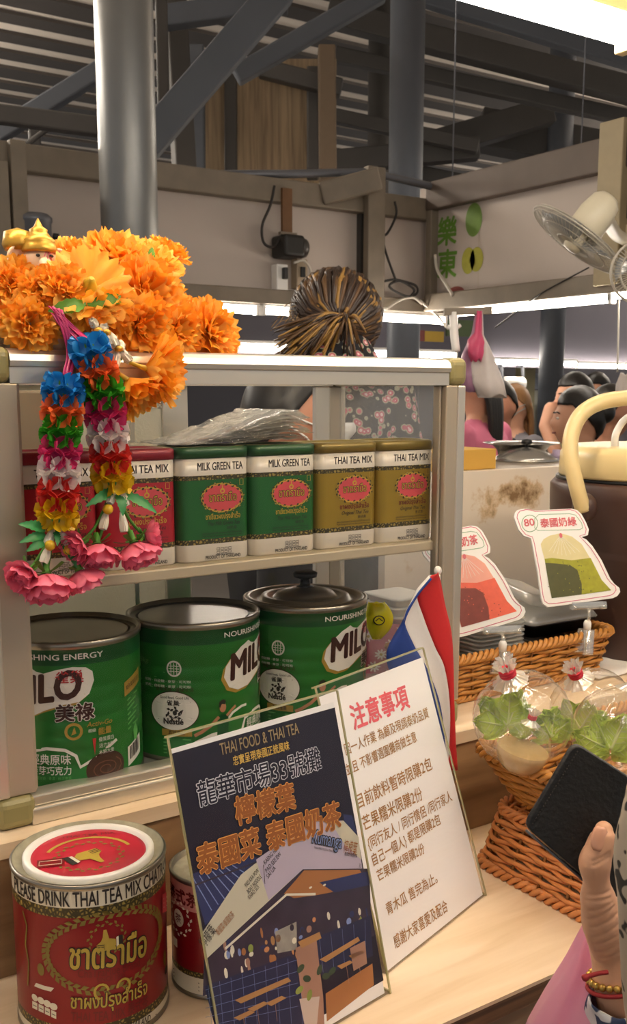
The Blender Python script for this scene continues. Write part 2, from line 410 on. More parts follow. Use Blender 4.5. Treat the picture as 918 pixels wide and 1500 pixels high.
# ------------------------------------------------------------------ far market behind
M_FAR = mat('far_dark_wall', '#54525a', .8, 0, .12, 2); M_FAR2 = mat('far_fascia', '#5b5862', .7, 0, .06, 2)
b = MB(); b.box(-3, 14, 9.5, 9.6, FZ, 1.7, mat('far_dusk_wall', '#3a3940', .9, 0, .15, 1)); struct(b.build('wall_far'))
b = MB(); b.box(2.2, 9, 6.6, 6.65, .80, 1.75, M_FAR2); struct(b.build('trim_%d' % k)); k += 1
b = MB(); b.box(-1.5, 4.2, 5.6, 5.65, .72, 1.2, M_FAR); struct(b.build('trim_%d' % k)); k += 1

def at_y(u, v, y): return hit(u, v, 1, y)
# lamps: back beam, right beam, far fascia
def lamp_px(u0, v0, u1, v1, ax, val, label, r=.014):
    p, q = hit(u0, v0, ax, val), hit(u1, v1, ax, val); z = (p.z + q.z) / 2; p.z = q.z = z
    return tube_lamp(p, q, label, 'fluorescent tubes of the market hall', r=r)
lamp_px(262, 449, 372, 456, 1, YW - .03, 'lit fluorescent tube lamp at the left under the back partition beam')
lamp_px(388, 456, 474, 460, 1, YW - .03, 'lit fluorescent tube lamp left of the hair bun under the back beam')
lamp_px(545, 465, 648, 471, 1, YW - .03, 'lit fluorescent tube lamp right of the hair bun under the back beam')
lamp_px(668, 461, 893, 436, 0, XW - .03, 'long lit fluorescent tube lamp under the right wall beam')
lamp_px(898, 434, 990, 424, 0, XW - .03, 'lit fluorescent tube lamp at the right frame edge below the fan')
lamp_px(350, 508, 470, 511, 1, 5.585, 'far lit fluorescent tube lamp left of the head', r=.02)
lamp_px(545, 518, 665, 521, 1, 5.585, 'far lit fluorescent tube lamp just over the cabinet top, right of the head', r=.02)
lamp_px(722, 529, 842, 534, 1, 6.5, 'far lit fluorescent tube lamp above the waiting people', r=.017)
lamp_px(846, 534, 960, 540, 1, 6.5, 'far lit fluorescent tube lamp at the right above the waiting people', r=.017)
# the bright lamp over the counter and its soffit
YL = .95
p = hit(912, 48, 1, YL); z = hit(812, 22, 1, YL).z
tube_lamp((p.x - 1.25, YL, z), (p.x, YL, z), 'bright fluorescent tube lamp hanging close over the counter', hous=M_CREAM)
lz = z
tube_lamp((.45, .34, z + .01), (1.65, .34, z + .01), 'added fill tube lamp, out of view under the soffit nearer the customers', hous=M_CREAM)  # unseen lamp, added to brighten the fronts of the counter goods
b = MB(); b.box(-.8, 2.2, .15, .93, z + .045, z + .06, M_CREAM); struct(b.build('ceiling_soffit'))
# aisle lamps on the customers' side, outside the photograph
tube_lamp((-.5, -.55, 1.75), (.7, -.55, 1.75), 'fluorescent tube lamp over the customer aisle at left', hang=4.1)
tube_lamp((.9, -.55, 1.75), (2.1, -.55, 1.75), 'fluorescent tube lamp over the customer aisle at right', hang=4.1)
tube_lamp((1.2, 1.32, 1.47), (2.4, 1.32, 1.47), 'added fill tube lamp, out of view over the step and drink dispenser', hang=4.1)  # unseen lamp, added to brighten the stained panel, dispenser and baskets
for x, y, n_ in ((-1.6, 6.5, 'left'), (-.8, 11.0, 'far left'), (9.5, 5.0, 'right'), (12.5, 9.0, 'far right')): tube_lamp((x - 1, y, 2.9), (x + 3, y, 2.9), 'added oversized fill tube lamp high under the market roof, %s of the stall' % n_, 'fluorescent tubes of the market hall', up=-.12, r=.13, hang=4.1)  # overly thick tubes out of view, added to brighten the roof
tube_lamp((3.6, 4.3, 1.35), (5.0, 4.3, 1.35), 'added hidden fill tube lamp over the people waiting at the next stall', hang=4.1)  # hidden by the partition, added to brighten the waiting people
# ------------------------------------------------------------------ counter
M_TOP = wood('pale_plywood', '#e6d0b4', '#d6bb98', (3, 26, 26), .45)
M_RISER = wood('riser_plywood', '#9a7b58', '#7a5d40', (2, 22, 22), .55)
M_EDGE = wood('ply_edge', '#6f5238', '#4c3828', (3, 3, 160), .6)
M_FRONT = wood('front_ply', '#a98d6b', '#8e7354', (2, 20, 20), .6)
YR, ST = .957, .143
ct = thing('counter', 'pale plywood stall counter top over a wooden front panel', 'counter', (.9, .8, 0)); cs = thing('counter_step', 'raised plywood step along the back of the counter, under the cabinet', 'step', (.9, YR, 0))
b = MB(); b.box(-1.2, 3.2, .652, YR + .385, -.004, 0, M_TOP); b.box(-1.2, 3.2, .652, YR + .385, -.022, -.004, M_EDGE); b.build('worktop', ct, world=True)
b = MB(); b.box(-1.2, 3.2, .672, .69, FZ, -.022, M_FRONT); b.build('front_panel', ct, world=True)
b = MB(); b.box(-1.2, 3.2, YR, YR + .018, 0, ST - .016, M_RISER); b.build('riser', cs, world=True)
b = MB(); b.box(-1.2, 3.2, YR - .004, 1.345, ST - .016, ST, M_TOP); b.build('step_shelf', cs, world=True)

# ------------------------------------------------------------------ display cabinet
X0, X1, Y0, Y1, Z0, Z1 = .285, .897, .981, 1.262, ST, .622
cab = thing('display_cabinet', 'aluminium and glass display cabinet standing on the counter step', 'cabinet', (X0, Y0, Z0))
M_GLASS = film('cabinet_glass', '#ffffff', .995, .01, 0, edge=.45)
M_GLASSD = film('dusty_glass', '#f4f6f8', .97, .06, .25, 90, .45, milky=.12)
M_FROST = film('patterned_glass', '#dedccf', .85, .25, .8, 260, .5, milky=.45)
def rail_top(x0, x1, y, s):                     # bull-nosed rail with a ledge, front (s=1) or rear (s=-1)
    prof = [(0, Z1 - .033), (0, Z1 - .018), (-.003, Z1 - .017), (-.004, Z1 - .012), (-.002, Z1 - .006), (.003, Z1 - .002), (.010, Z1), (.030, Z1), (.030, Z1 - .033)]
    b = MB(); b.loft([[(x, y + s * a, z) for a, z in prof] for x in (x0, x1)], M_ALU, smooth=False); return b
rail_top(X0 + .032, X1 - .026, Y0, 1).build('top_rail', cab, world=True, recalc=True)
rail_top(X0 + .032, X1 - .026, Y1, -1).build('top_rail', cab, world=True, recalc=True)
for x0, x1 in ((X0, X0 + .03), (X1 - .03, X1)):
    b = MB(); b.box(x0, x1, Y0 + .03, Y1 - .03, Z1 - .033, Z1, M_ALU); b.build('side_rail', cab, bevel=.006, world=True)
b = MB(); b.box(X0 + .006, X1 - .006, Y0 + .006, Y1 - .006, Z1 - .006, Z1 - .002, M_GLASSD); b.build('roof_panel', cab, world=True)
def prof_box(x0, x1, y0, y1, z0, z1, m=M_ALU):
    b = MB(); b.box(x0, x1, y0, y1, z0, z1, m); return b
for x0, x1, y0, y1, d in ((X0, X0 + .040, Y0, Y0 + .026, 1), (X1 - .030, X1, Y0, Y0 + .026, -1), (X0, X0 + .03, Y1 - .026, Y1, 0), (X1 - .030, X1, Y1 - .026, Y1, 0)):
    b = prof_box(x0, x1, y0, y1, Z0 + .034, Z1 - .033, M_ALU_D)
    if d:                                        # raised outer bead and the inner glazing lip of the front posts
        xo = x0 - .001 if d == 1 else x1 - .012
        b.box(xo, xo + .013, y0 - .002, y0 + .01, Z0 + .034, Z1 - .033, M_ALU)
        xi = x1 if d == 1 else x0 - .004
        b.box(xi, xi + .004, y0 + .008, y0 + .02, Z0 + .034, Z1 - .033, M_ALU_D)
    b.build('post', cab, bevel=.0025, world=True)
b = prof_box(X0 + .032, X1 - .028, Y0 - .003, Y0 + .026, Z0, Z0 + .018, M_ALU); b.box(X0 + .032, X1 - .028, Y0 + .002, Y0 + .026, Z0 + .018, Z0 + .030, M_ALU)
b.build('bottom_rail', cab, bevel=.002, world=True)
prof_box(X0 + .03, X1 - .03, Y1 - .026, Y1, Z0, Z0 + .030).build('bottom_rail', cab, bevel=.002, world=True)
for x0, x1 in ((X0, X0 + .03), (X1 - .03, X1)): prof_box(x0, x1, Y0 + .026, Y1 - .026, Z0, Z0 + .030).build('bottom_rail', cab, bevel=.003, world=True)
def cap(x0, x1, y0, y1, z0, z1, name='corner_cap'):
    b = MB(); b.box(x0, x1, y0, y1, z0, z1, M_OLIVE); b.build(name, cab, bevel=.010, seg=4, world=True)
for yy0, yy1 in ((Y0 - .0045, Y0 + .03), (Y1 - .03, Y1 + .0045)):
    cap(X0 - .003, X0 + .034, yy0, yy1, Z1 - .034, Z1 + .0015); cap(X1 - .028, X1 + .003, yy0, yy1, Z1 - .034, Z1 + .0015)
    cap(X0 - .003, X0 + .038, yy0, yy1, Z0 - .0005, Z0 + .034); cap(X1 - .030, X1 + .003, yy0, yy1, Z0 - .0005, Z0 + .034)
prof_box(X0 + .03, X1 - .03, Y0 + .02, Y1 - .02, Z0 + .004, Z0 + .016, mat('cabinet_floor', '#8c8f8a', .35, .4, .1)).build('floor_panel', cab, world=True)
prof_box(X0 + .030, X1 - .022, Y0 + .010, Y0 + .013, Z0 + .024, Z1 - .033, M_GLASS).build('front_pane', cab, world=True)
prof_box(X0 + .008, X0 + .011, Y0 + .02, Y1 - .02, Z0 + .03, Z1 - .033, M_GLASS).build('side_pane', cab, world=True)
prof_box(X1 - .011, X1 - .008, Y0 + .02, Y1 - .02, Z0 + .03, Z1 - .033, M_GLASSD).build('side_pane', cab, world=True)
# rear sliding doors: left one patterned glass, right one clear
xs = hit(255, 600, 1, Y1 - .01).x
b = MB(); b.box(xs - .020, xs + .018, Y1 - .016, Y1 - .006, Z0 + .03, Z1 - .033, M_ALU); rd = b.build('sliding_door', cab, bevel=.002, world=True)
b = MB(); b.box(X0 + .03, xs - .02, Y1 - .013, Y1 - .010, Z0 + .03, Z1 - .033, M_FROST); b.build('patterned_pane', rd, world=True)
b = MB()
for i in range(3):                               # little lattice ornament in the top corner
    zt = Z1 - .036 - i * .012; b.box(xs - .052, xs - .02, Y1 - .0145, Y1 - .0135, zt - .002, zt, M_ALU); xx = xs - .052 + i * .014; b.box(xx, xx + .002, Y1 - .0145, Y1 - .0135, Z1 - .062, Z1 - .035, M_ALU)
b.box(xs - .066, xs - .060, Y1 - .0145, Y1 - .0135, Z0 + .03, Z1 - .033, M_ALU)
b.build('lattice_ornament', rd, world=True)
b = MB(); b.box(X1 - .055, X1 - .030, Y1 - .028, Y1 - .018, Z0 + .03, Z1 - .033, M_ALU); rd = b.build('sliding_door', cab, bevel=.002, world=True)
b = MB(); b.box(xs - .02, X1 - .054, Y1 - .0245, Y1 - .0215, Z0 + .03, Z1 - .033, M_GLASS); b.build('clear_pane', rd, world=True)
SHZ = .3915
b = MB(); b.box(X0 + .016, X1 - .013, Y0 + .016, Y1 - .04, SHZ - .013, SHZ, mat('shelf_cream', '#c3b69c', .4, .2, .05)); b.build('shelf', cab, bevel=.002, world=True)
# ------------------------------------------------------------------ marks shared by the tins
def pattern_mat(name, a, b_, sc=260):
    m = bpy.data.materials.new(name); m.use_nodes = True; nt = m.node_tree; N = nt.nodes; L = nt.links; b = N['Principled BSDF']
    tc = N.new('ShaderNodeTexCoord'); vo = N.new('ShaderNodeTexVoronoi'); vo.feature = 'DISTANCE_TO_EDGE'; vo.inputs['Scale'].default_value = sc
    L.new(tc.outputs['Object'], vo.inputs['Vector']); cr = N.new('ShaderNodeValToRGB')
    cr.color_ramp.elements[0].position = .12; cr.color_ramp.elements[0].color = srgb(a); cr.color_ramp.elements[1].position = .3; cr.color_ramp.elements[1].color = srgb(b_)
    L.new(vo.outputs['Distance'], cr.inputs[0]); L.new(cr.outputs[0], b.inputs['Base Color']); b.inputs['Roughness'].default_value = .4
    return m
M_SCROLL = pattern_mat('gold_scroll_band', '#3a3218', '#a08c45')
M_TINW = mat('tin_white', '#ded6c8', .38, .1, .04); M_TINR = mat('tin_red', '#a81e2c', .35, .15, .06); M_TING = mat('tin_green', '#1d5f26', .35, .15, .06); M_TINO = mat('tin_gold', '#9a7f26', .33, .35, .06)
M_INK = mat('dark_ink', '#2c2420', .5); M_PINKL = mat('pink_label', '#c94b52', .4); M_GOLD = mat('gold_ink', '#c9a63f', .4, .2); M_DRED = mat('dark_red_ink', '#6d1218', .45)
M_METAL = mat('tinplate', '#8f8a80', .28, .9, .1, 40)
M_FILMTIN = mat('tin_lid_gold', '#a9975a', .3, .4)
TW, TD, TH = .0905, .068, .1290

def leaf_ring(b, S, c, rx, ry, m, n=26, size=.004, lift=.0005, a0=0, a1=2 * pi, wob=.25):
    for i in range(n):
        t = a0 + (a1 - a0) * i / n; p = V((c[0] + rx * cos(t), c[1] + ry * sin(t))); d = V((-rx * sin(t), ry * cos(t))).normalized(); q = V((-d.y, d.x)); s = 1 if i % 2 else -1
        tip = p + d * size * 1.5 + q * s * size * .8; k = p + d * size * .5 + q * s * size * .9; k2 = p + d * size * .9
        b.poly([tuple(p), tuple(k2), tuple(tip), tuple(k)], m, S, lift, px=False)

def tea_tin(name, label, m, lidm, top, lines, group):
    t = thing(name, label, 'tea tin', group=group)
    b = MB(); z = [0, .002, .155 * TH, .20 * TH, .715 * TH, .755 * TH, .905 * TH]
    rings = []; mats = [M_TINW, M_TINW, M_SCROLL, m, M_SCROLL, M_TINW]
    for i, zz in enumerate(z):
        k = .0015 if i == 0 else 0
        rings.append([(x, y, zz) for x, y in rrect(TW - 2 * k, TD - 2 * k, .012)])
    b.loft(rings, mats)
    S = Flat(lambda a, c, l: V((a, -TD / 2 - l, c)))
    T = lambda s, a, c, zf, m_, h=None, **k: b.text(s, (a * TW, zf * TH), (c * TW, zf * TH), m_, S, h, px=False, **k)
    T(top, -.25, .385, .80, M_INK, .0125, bold=.008)
    b.oval((.09 * TW, .555 * TH), .30 * TW, .130 * TH, M_GOLD, S, .0002)
    b.oval((.09 * TW, .555 * TH), .275 * TW, .115 * TH, M_PINKL, S, .0004)
    leaf_ring(b, S, (.09 * TW, .555 * TH), .29 * TW, .123 * TH, M_SCROLL, 34, .0028, .0006)
    T('ชาตรามือ', -.10, .29, .525, M_INK, .0135, lift=.0007, bold=.05); T('ชาตรามือ', -.10, .29, .525, M_GOLD, .0135, lift=.0009)
    b.oval((.09 * TW, .615 * TH), .035 * TW, .024 * TH, M_GOLD, S, .0007, 14); b.poly([(.085 * TW, .62 * TH), (.10 * TW, .62 * TH), (.095 * TW, .665 * TH), (.083 * TW, .665 * TH)], M_GOLD, S, .0007, px=False)
    b.oval((.09 * TW, .613 * TH), .018 * TW, .011 * TH, M_PINKL, S, .0009, 12)
    T(lines[0], -.15, .34, .37, lines[3], .0085, bold=.01)
    T(lines[1], -.12, .33, .315, M_INK, .0065, shear=.35)
    T(lines[2], .15, .29, .275, M_INK, .0042)
    T('ผลิตจากใบชาคุณภาพดี หอมอร่อย ชงดื่มได้ทั้งร้อนและเย็น', -.20, .36, .240, M_INK, .0030); T('Made from good tea leaves. Best served hot or iced.', -.20, .36, .218, M_INK, .0028)
    for i in range(4):
        for j in range(2): b.line([((.0 + i * .055) * TW, (.065 + j * .03) * TH), ((.04 + i * .055) * TW, (.065 + j * .03) * TH), ((.04 + i * .055) * TW, (.085 + j * .03) * TH), ((.0 + i * .055) * TW, (.085 + j * .03) * TH)], .0006, M_INK, S, .0004, px=False, closed=True)
    b.line([(-.02 * TW, .055 * TH), (.24 * TW, .055 * TH)], .0005, M_INK, S, .0004, px=False)
    T('PRODUCT OF THAILAND', -.16, .34, .022, M_INK, .0055, bold=.015)
    b.line([(.34 * TW, .66 * TH), (.39 * TW, .66 * TH), (.39 * TW, .71 * TH), (.34 * TW, .71 * TH)], .0006, M_GOLD, S, .0004, px=False, closed=True)
    b.build('body', t)
    l = MB(); R_ = lambda k, zz: [(x, y, zz) for x, y in rrect(TW - 2 * k, TD - 2 * k, .012)]
    l.loft([R_(-.0008, .903 * TH), R_(-.0008, .985 * TH), R_(.002, TH), R_(.008, TH), R_(.010, TH - .002)], [lidm, lidm, M_FILMTIN, lidm]); l.build('lid', t)
    return t
red = tea_tin('tea_tin', 'red Thai tea mix tin at the left end of the shelf, beside the cabinet post', M_TINR, mat('lid_red', '#8e1f2c', .35, .15), 'THAI TEA MIX', ('ชาผงปรุงสำเร็จ', 'Original Thai Tea', '泰式茶', M_GOLD), 'tea tins on the cabinet shelf')
grn = tea_tin('tea_tin', 'green milk tea tin on the cabinet shelf beside a red tin', M_TING, mat('lid_green', '#214f26', .35, .15), 'MILK GREEN TEA', ('ชาเขียวผงปรุงสำเร็จ', 'Thai Milk Green Tea', '綠奶茶', M_GOLD), 'tea tins on the cabinet shelf')
gld = tea_tin('tea_tin', 'gold Thai tea mix tin on the cabinet shelf beside a green tin', M_TINO, mat('lid_gold', '#7d6a2c', .35, .3), 'THAI TEA MIX', ('ชาผงปรุงสำเร็จ', 'Original Thai Tea', '泰式茶', M_DRED), 'tea tins on the cabinet shelf')
TX = [.3695, .4625, .5545, .647, .7395, .8315]; TY = 1.012 + TD / 2
red.location = (TX[0], TY, SHZ); grn.location = (TX[2], TY, SHZ); gld.location = (TX[4], TY, SHZ)
dup(red, (TX[1], TY + .002, SHZ), 'red Thai tea mix tin next to the green tins, partly behind a garland')
dup(grn, (TX[3], TY, SHZ), 'green milk tea tin on the cabinet shelf beside a gold tin')
dup(gld, (TX[5], TY, SHZ), 'gold Thai tea mix tin at the right end of the cabinet shelf')

# ------------------------------------------------------------------ big green cans of malt drink
MR, MH = .0785, .163
M_MG = mat('can_green', '#23702c', .33, .25, .06, 12); M_MGD = mat('can_dark_green', '#13502a', .33, .25, .06, 12); M_MBR = mat('can_brown_ink', '#3a1a14', .45)
M_MW = mat('can_white', '#d9d6cf', .4); M_MGOLD = mat('can_gold', '#a5873a', .4, .2); M_CHOC = mat('can_chocolate', '#40241b', .4); M_RED = mat('red_ink', '#b02c2c', .45); M_SKIN = mat('printed_skin', '#a87456', .5); M_MLIGHT = mat('can_light_green', '#58a052', .4); M_CHOC2 = mat('can_cocoa', '#6e4636', .4)
def milo(label, lidknob):
    t = thing('drink_powder_can', label, 'can', group='big green cans in the cabinet')
    b = MB(); prof = [(MR - .004, 0), (MR + .001, .001), (MR + .001, .004), (MR, .006)]; ms = [M_METAL] * 3
    zs = [.028, .045, .062, .079, .096, .113]
    for z in zs: prof += [(MR, z - .003), (MR - .0009, z), (MR, z + .003)]; ms += [M_MG] * 3
    prof += [(MR, .139), (MR, MH - .007), (MR + .0015, MH - .005), (MR + .0015, MH), (MR - .002, MH + .001), (MR - .003, MH - .004)]; ms += [M_MG, M_MGD] + [M_METAL] * 4
    b.lathe(prof, ms, n=72)
    S = Cyl((0, 0, 0), MR, base=0); D = lambda d, z: (MR * R(d), z)
    T = lambda s, d0, d1, z, m, h=None, z1=None, **k: b.text(s, D(d0, z), D(d1, z if z1 is None else z1), m, S, h, px=False, lift=k.pop('lift', .0009), **k)
    P = lambda pts, m, l=.0005: b.poly([D(*p) for p in pts], m, S, l, px=False)
    T('NOURISHING ENERGY', -37, 46, .1455, M_MW, .0085, bold=.02)
    sw = [(-38, .099), (-36, .111), (-30, .121), (-20, .131), (-10, .1365), (-6, .133), (0, .131), (10, .135), (22, .1375), (32, .136), (37, .131), (38, .121), (34, .107), (26, .099), (14, .097), (0, .091), (-12, .083), (-24, .081), (-33, .086)]
    P([(d - 2.5, z - .003) for d, z in sw], M_MGOLD, .0004); P(sw, M_MW, .0006)
    T('MILO', -31, 29, .0945, M_MBR, .042, z1=.106, bold=.045, shear=.22)
    T('雀巢', 9, 30, .1215, M_RED, .0145, bold=.02); T('美祿', 8, 37, .0805, M_MW, .020, bold=.09); T('美祿', 8, 37, .0805, M_MBR, .020, lift=.0012, bold=.035)
    # energy badge and claims
    b.oval(D(21, .067), .0095, .0095, M_MGOLD, S, .0006); b.oval(D(21, .067), .0065, .0065, M_MG, S, .0008); b.poly([D(19, .063), D(21.5, .072), D(23, .065)], M_MGOLD, S, .0010, px=False)
    T('Activ-Go', 31, 52, .0705, M_MGOLD, .0075, shear=.2, bold=.02); T('超級', 32, 38, .0645, M_MW, .004); T('能量', 40, 51, .0605, M_MGOLD, .0085, bold=.03)
    for i, s in enumerate(('優質蛋白', '活力B群', '水解大麥')): T(s, 40, 53, .0525 - i * .007, M_MW, .0052)
    P([(35, .057), (38, .057), (36.6, .038)], M_RED, .0006)
    # flavour panel, cup of cocoa
    pan = [(-20, .030), (-16, .044), (0, .049), (14, .047), (22, .040), (25, .027), (38, .035), (56, .050)]
    b.line([D(*p) for p in pan], .0035, M_MW, S, .0006, px=False)
    T('經典原味', -14, 18, .032, M_MW, .0125, bold=.015); T('麥芽巧克力', -14, 18, .0205, M_MW, .0105, bold=.01)
    T('營養加倍 · 香濃 · 純正麥芽', -12, 18, .0145, M_MLIGHT, .004)
    b.oval(D(46, .021), .023, .019, M_MBR, S, .0006); b.oval(D(46, .0215), .021, .017, M_CHOC, S, .0008)
    b.line([D(46 + (3 + i * .42) * cos(i * .5), .0215 + (.0025 + i * .00035) * sin(i * .5)) for i in range(28)], .0012, M_CHOC2, S, .0010, px=False)
    P([(68, .036), (88, .045), (88, .022), (68, .014)], M_MW)
    for i in range(9): b.line([D(71 + i * 1.6, .021 + i * .0007), D(71 + i * 1.6, .036 + i * .0007)], .0009 + .0008 * (i % 3 == 0), M_INK, S, .0008, px=False)
    P([(66, .110), (90, .120), (90, .104), (66, .094)], M_MGOLD); T('給你滿滿的活力', 68, 88, .1015, M_INK, .006, z1=.1085)
    for i in range(7): b.line([D(69, .089 - i * .0055), D(69 + 16 - (i % 3) * 3, .095 - i * .0055)], .0018, M_MLIGHT, S, .0006, px=False)
    P([(76, .052), (80, .060), (84, .050), (82, .040), (77, .040)], M_MLIGHT)
    # nest oval, gold label, small print, running boy
    b.oval(D(-81, .062), .0295, .0235, M_MBR, S, .0004, 40); b.oval(D(-81, .062), .0285, .0225, M_MW, S, .0006, 40)
    T('營養美味 · 健康生活', -97, -64, .0855, M_MBR, .0055); T('Good food, Good Life', -93, -68, .0765, M_INK, .0045)
    T('雀巢', -87, -76, .069, M_INK, .007, bold=.02); T('Nestlé', -90, -73, .0465, M_INK, .0095, bold=.04)
    leaf_ring(b, S, D(-81, .059), .007, .0055, M_INK, 12, .0032, .0009); b.oval(D(-80, .060), .0025, .003, M_INK, S, .0009); b.line([D(-86, .057), D(-81, .0535), D(-75, .058), D(-73, .064)], .0009, M_INK, S, .0009, px=False)
    P([(-92, .040), (-66, .040), (-66, .032), (-92, .032)], M_MGOLD); T('真誠推薦', -86, -72, .034, M_INK, .006)
    for i in range(5): b.line([D(-91, .028 - i * .0042), D(-67 - (i * 7 % 5), .028 - i * .0042)], .0014, M_MLIGHT, S, .0006, px=False)
    T('1.35kg', -122, -104, .116, M_MLIGHT, .008, shear=.2)
    for i, w_ in enumerate((30, 22, 26, 18)): b.line([D(-118, .107 - i * .0062), D(-118 + w_, .107 - i * .0062)], .0010, M_MLIGHT, S, .0006, px=False)
    for i in range(2): T('奶粉 · 白砂糖 · 麥芽 · 可可粉', -108, -66, .0955 - i * .006, M_MW, .0036)
    b.oval(D(-80, .112), .0088, .0095, M_MW, S, .0006); b.oval(D(-80, .112), .007, .0075, M_MG, S, .0008)
    for i in range(3): b.line([D(-84.5, .109 + i * .003), D(-75.5, .109 + i * .003)], .0007, M_MW, S, .0010, px=False); b.line([D(-82.5 + i * 2.5, .105), D(-82.5 + i * 2.5, .119)], .0007, M_MW, S, .0010, px=False)
    P([(-64, .026), (-50, .034), (-37, .037), (-37, .028), (-50, .022), (-64, .020)], M_MW); b.line([D(-40, .040), D(-30, .055), D(-20, .060), D(-14, .060)], .003, M_MW, S, .0006, px=False)
    P([(-45, .030), (-44, .052), (-41, .056), (-35, .054), (-34, .046), (-35, .030)], M_MGD, .0009); b.line([D(-43, .053), D(-50, .044), D(-58, .037), D(-64, .033)], .004, M_SKIN, S, .0010, px=False); b.line([D(-36, .053), D(-31, .059), D(-27, .063)], .003, M_SKIN, S, .0010, px=False)
    b.oval(D(-39.5, .064), .0042, .0062, M_SKIN, S, .0010, 16); P([(-43, .066), (-42.6, .071), (-39, .0735), (-36.6, .071), (-37.5, .067), (-40.5, .068), (-42, .063)], M_INK, .0012)
    b.build('body', t)
    l = MB()
    if not lidknob:
        l.lathe([(MR - .003, MH - .004), (MR - .004, MH - .009), (MR - .009, MH - .009), (MR - .010, MH - .004), (MR - .013, MH - .004), (MR - .015, MH - .009), (.05, MH - .0085), (.001, MH - .008)], M_METAL, n=64, cap0=False, cap1=False); l.build('lid', t)
    else:
        l.lathe([(MR - .002, MH - .001), (MR - .004, MH + .002), (MR - .010, MH + .001), (MR - .012, MH - .003), (.058, MH - .003), (.056, MH + .002), (.046, MH + .002), (.042, MH - .001), (.036, MH + .006), (.016, MH + .012), (.001, MH + .013)], M_METAL, n=64, cap0=False, cap1=False)
        ld = l.build('lid', t); q = MB(); q.lathe([(.012, MH + .012), (.007, MH + .014), (.006, MH + .022), (.015, MH + .025), (.016, MH + .030), (.012, MH + .032), (.001, MH + .032)], M_BLACK, n=28); q.build('knob', ld)
    return t
CZ = Z0 + .016
def place_can(t, u, v, y, off):
    p = hit(u, v, 1, y); t.location = (p.x, p.y, CZ); t.rotation_euler = (0, 0, math.atan2(-p.y, -p.x) + R(off))
m1 = milo('green malt drink can at the left, brand logo turned to the front, behind the post', False); place_can(m1, 103, 1000, 1.077, -20)
m2 = dup(m1, (0, 0, 0), 'middle green malt drink can, white oval facing front, flat metal lid'); place_can(m2, 285, 1000, 1.077, 63)
m3 = milo('green malt drink can at the right with a knobbed metal lid', True); place_can(m3, 447, 1000, 1.077, 55)

# ------------------------------------------------------------------ red tea cans on the counter
M_REDCAN = mat('can_red', '#86121d', .3, .15, .08, 10); M_LIDRED = mat('lid_label_red', '#b8233a', .35, .0, .05); M_CANW = mat('can_cream_band', '#e2dcc9', .38, .05, .04); M_YEL = mat('yellow_ink', '#b39a3e', .45, 0, .1, 100); M_OLIVE2 = mat('olive_ink', '#7d6d2c', .45, 0, .15, 150); M_DUST = mat('dusty_tinplate', '#a39f8c', .55, .4, .35, 90)
def thumb(b, S, c, k, rot=0, m=M_YEL, lift=.0008, cuff=True):
    q = lambda x, y: (c[0] + (x * cos(rot) - y * sin(rot)) * k, c[1] + (x * sin(rot) + y * cos(rot)) * k)
    b.poly([q(-1, -.2), q(-.9, -.9), (q(.6, -1)), q(1, -.6), q(1, .1), q(.3, .35), q(.05, 1.4), q(-.25, 1.4), q(-.35, .6), q(-.55, .15)], m, S, lift, px=False)
    for i in range(3): b.line([q(-.95, -.25 - i * .22), q(-.2, -.28 - i * .22)], .10 * k, M_INK, S, lift + .0002, px=False)
    if cuff: b.poly([q(1.05, -.9), q(1.3, -.95), q(1.3, .35), q(1.05, .3)], M_CANW, S, lift, px=False); b.poly([q(1.3, -1.0), q(1.75, -1.1), q(1.75, .4), q(1.3, .4)], M_INK, S, lift, px=False)
ZC = lambda x, y: (x / 2.961, 1180 + y / 2.961)
CR = .0705; CC = V((.333, .866, 0)); S = Cyl((CC.x, CC.y, 0), CR)
ztop = S.st(*ZC(410, 345))[1]; zb1 = S.st(*ZC(410, 440))[1]; zb2 = S.st(*ZC(410, 483))[1]; zl1 = S.st(138, 1502)[1]; zl2 = zl1 - .0085
tc = thing('tea_can', 'large red Thai tea can with opened rim standing at the front left of the counter', 'can', CC, group='red tea cans on the counter')
b = MB(); H_ = ztop
b.lathe([(CR - .003, 0), (CR + .001, .001), (CR + .001, .004), (CR, .006), (CR, zl2), (CR, zl1), (CR, zb2), (CR, zb1), (CR, H_ - .005), (CR + .0014, H_ - .003), (CR + .0014, H_), (CR - .001, H_ + .001), (CR - .003, H_ - .004), (CR - .011, H_ - .0045)],
        [M_METAL, M_METAL, M_METAL, M_CANW, M_SCROLL, M_REDCAN, M_SCROLL, M_CANW, M_METAL, M_METAL, M_METAL, M_DUST, M_DUST], (CC.x, CC.y, 0), n=80, cap1=False)
def zt(s, A, B, m, h=None, **k): b.text(s, ZC(*A), ZC(*B), m, S, h, **k)
zq = S.st(*ZC(410, 432))[1]; xa, xb = S.st(*ZC(92, 372))[0], S.st(*ZC(722, 322))[0]
b.text('EASE DRINK THAI TEA MIX CHATRAMU', (xa, zq), (xb, zq), M_INK, S, .0195, px=False, bold=.014); b.text('PL', (xa - .014, zq), (xa - .001, zq), M_INK, S, .0195, px=False, bold=.014); b.text('E', (xb + .001, zq), (xb + .008, zq), M_INK, S, .0195, px=False, bold=.014)
c0 = S.st(*ZC(443, 635)); l_, r_ = S.st(*ZC(200, 640)), S.st(*ZC(695, 585)); rx = (r_[0] - l_[0]) / 2; ry = (S.st(*ZC(480, 470))[1] - S.st(*ZC(470, 800))[1]) / 2; c0 = ((r_[0] + l_[0]) / 2, (S.st(*ZC(480, 470))[1] + S.st(*ZC(470, 800))[1]) / 2)
b.line([(c0[0] + rx * cos(i * pi / 32), c0[1] + ry * sin(i * pi / 32)) for i in range(64)], .0013, M_DRED, S, .0003, px=False, closed=True)
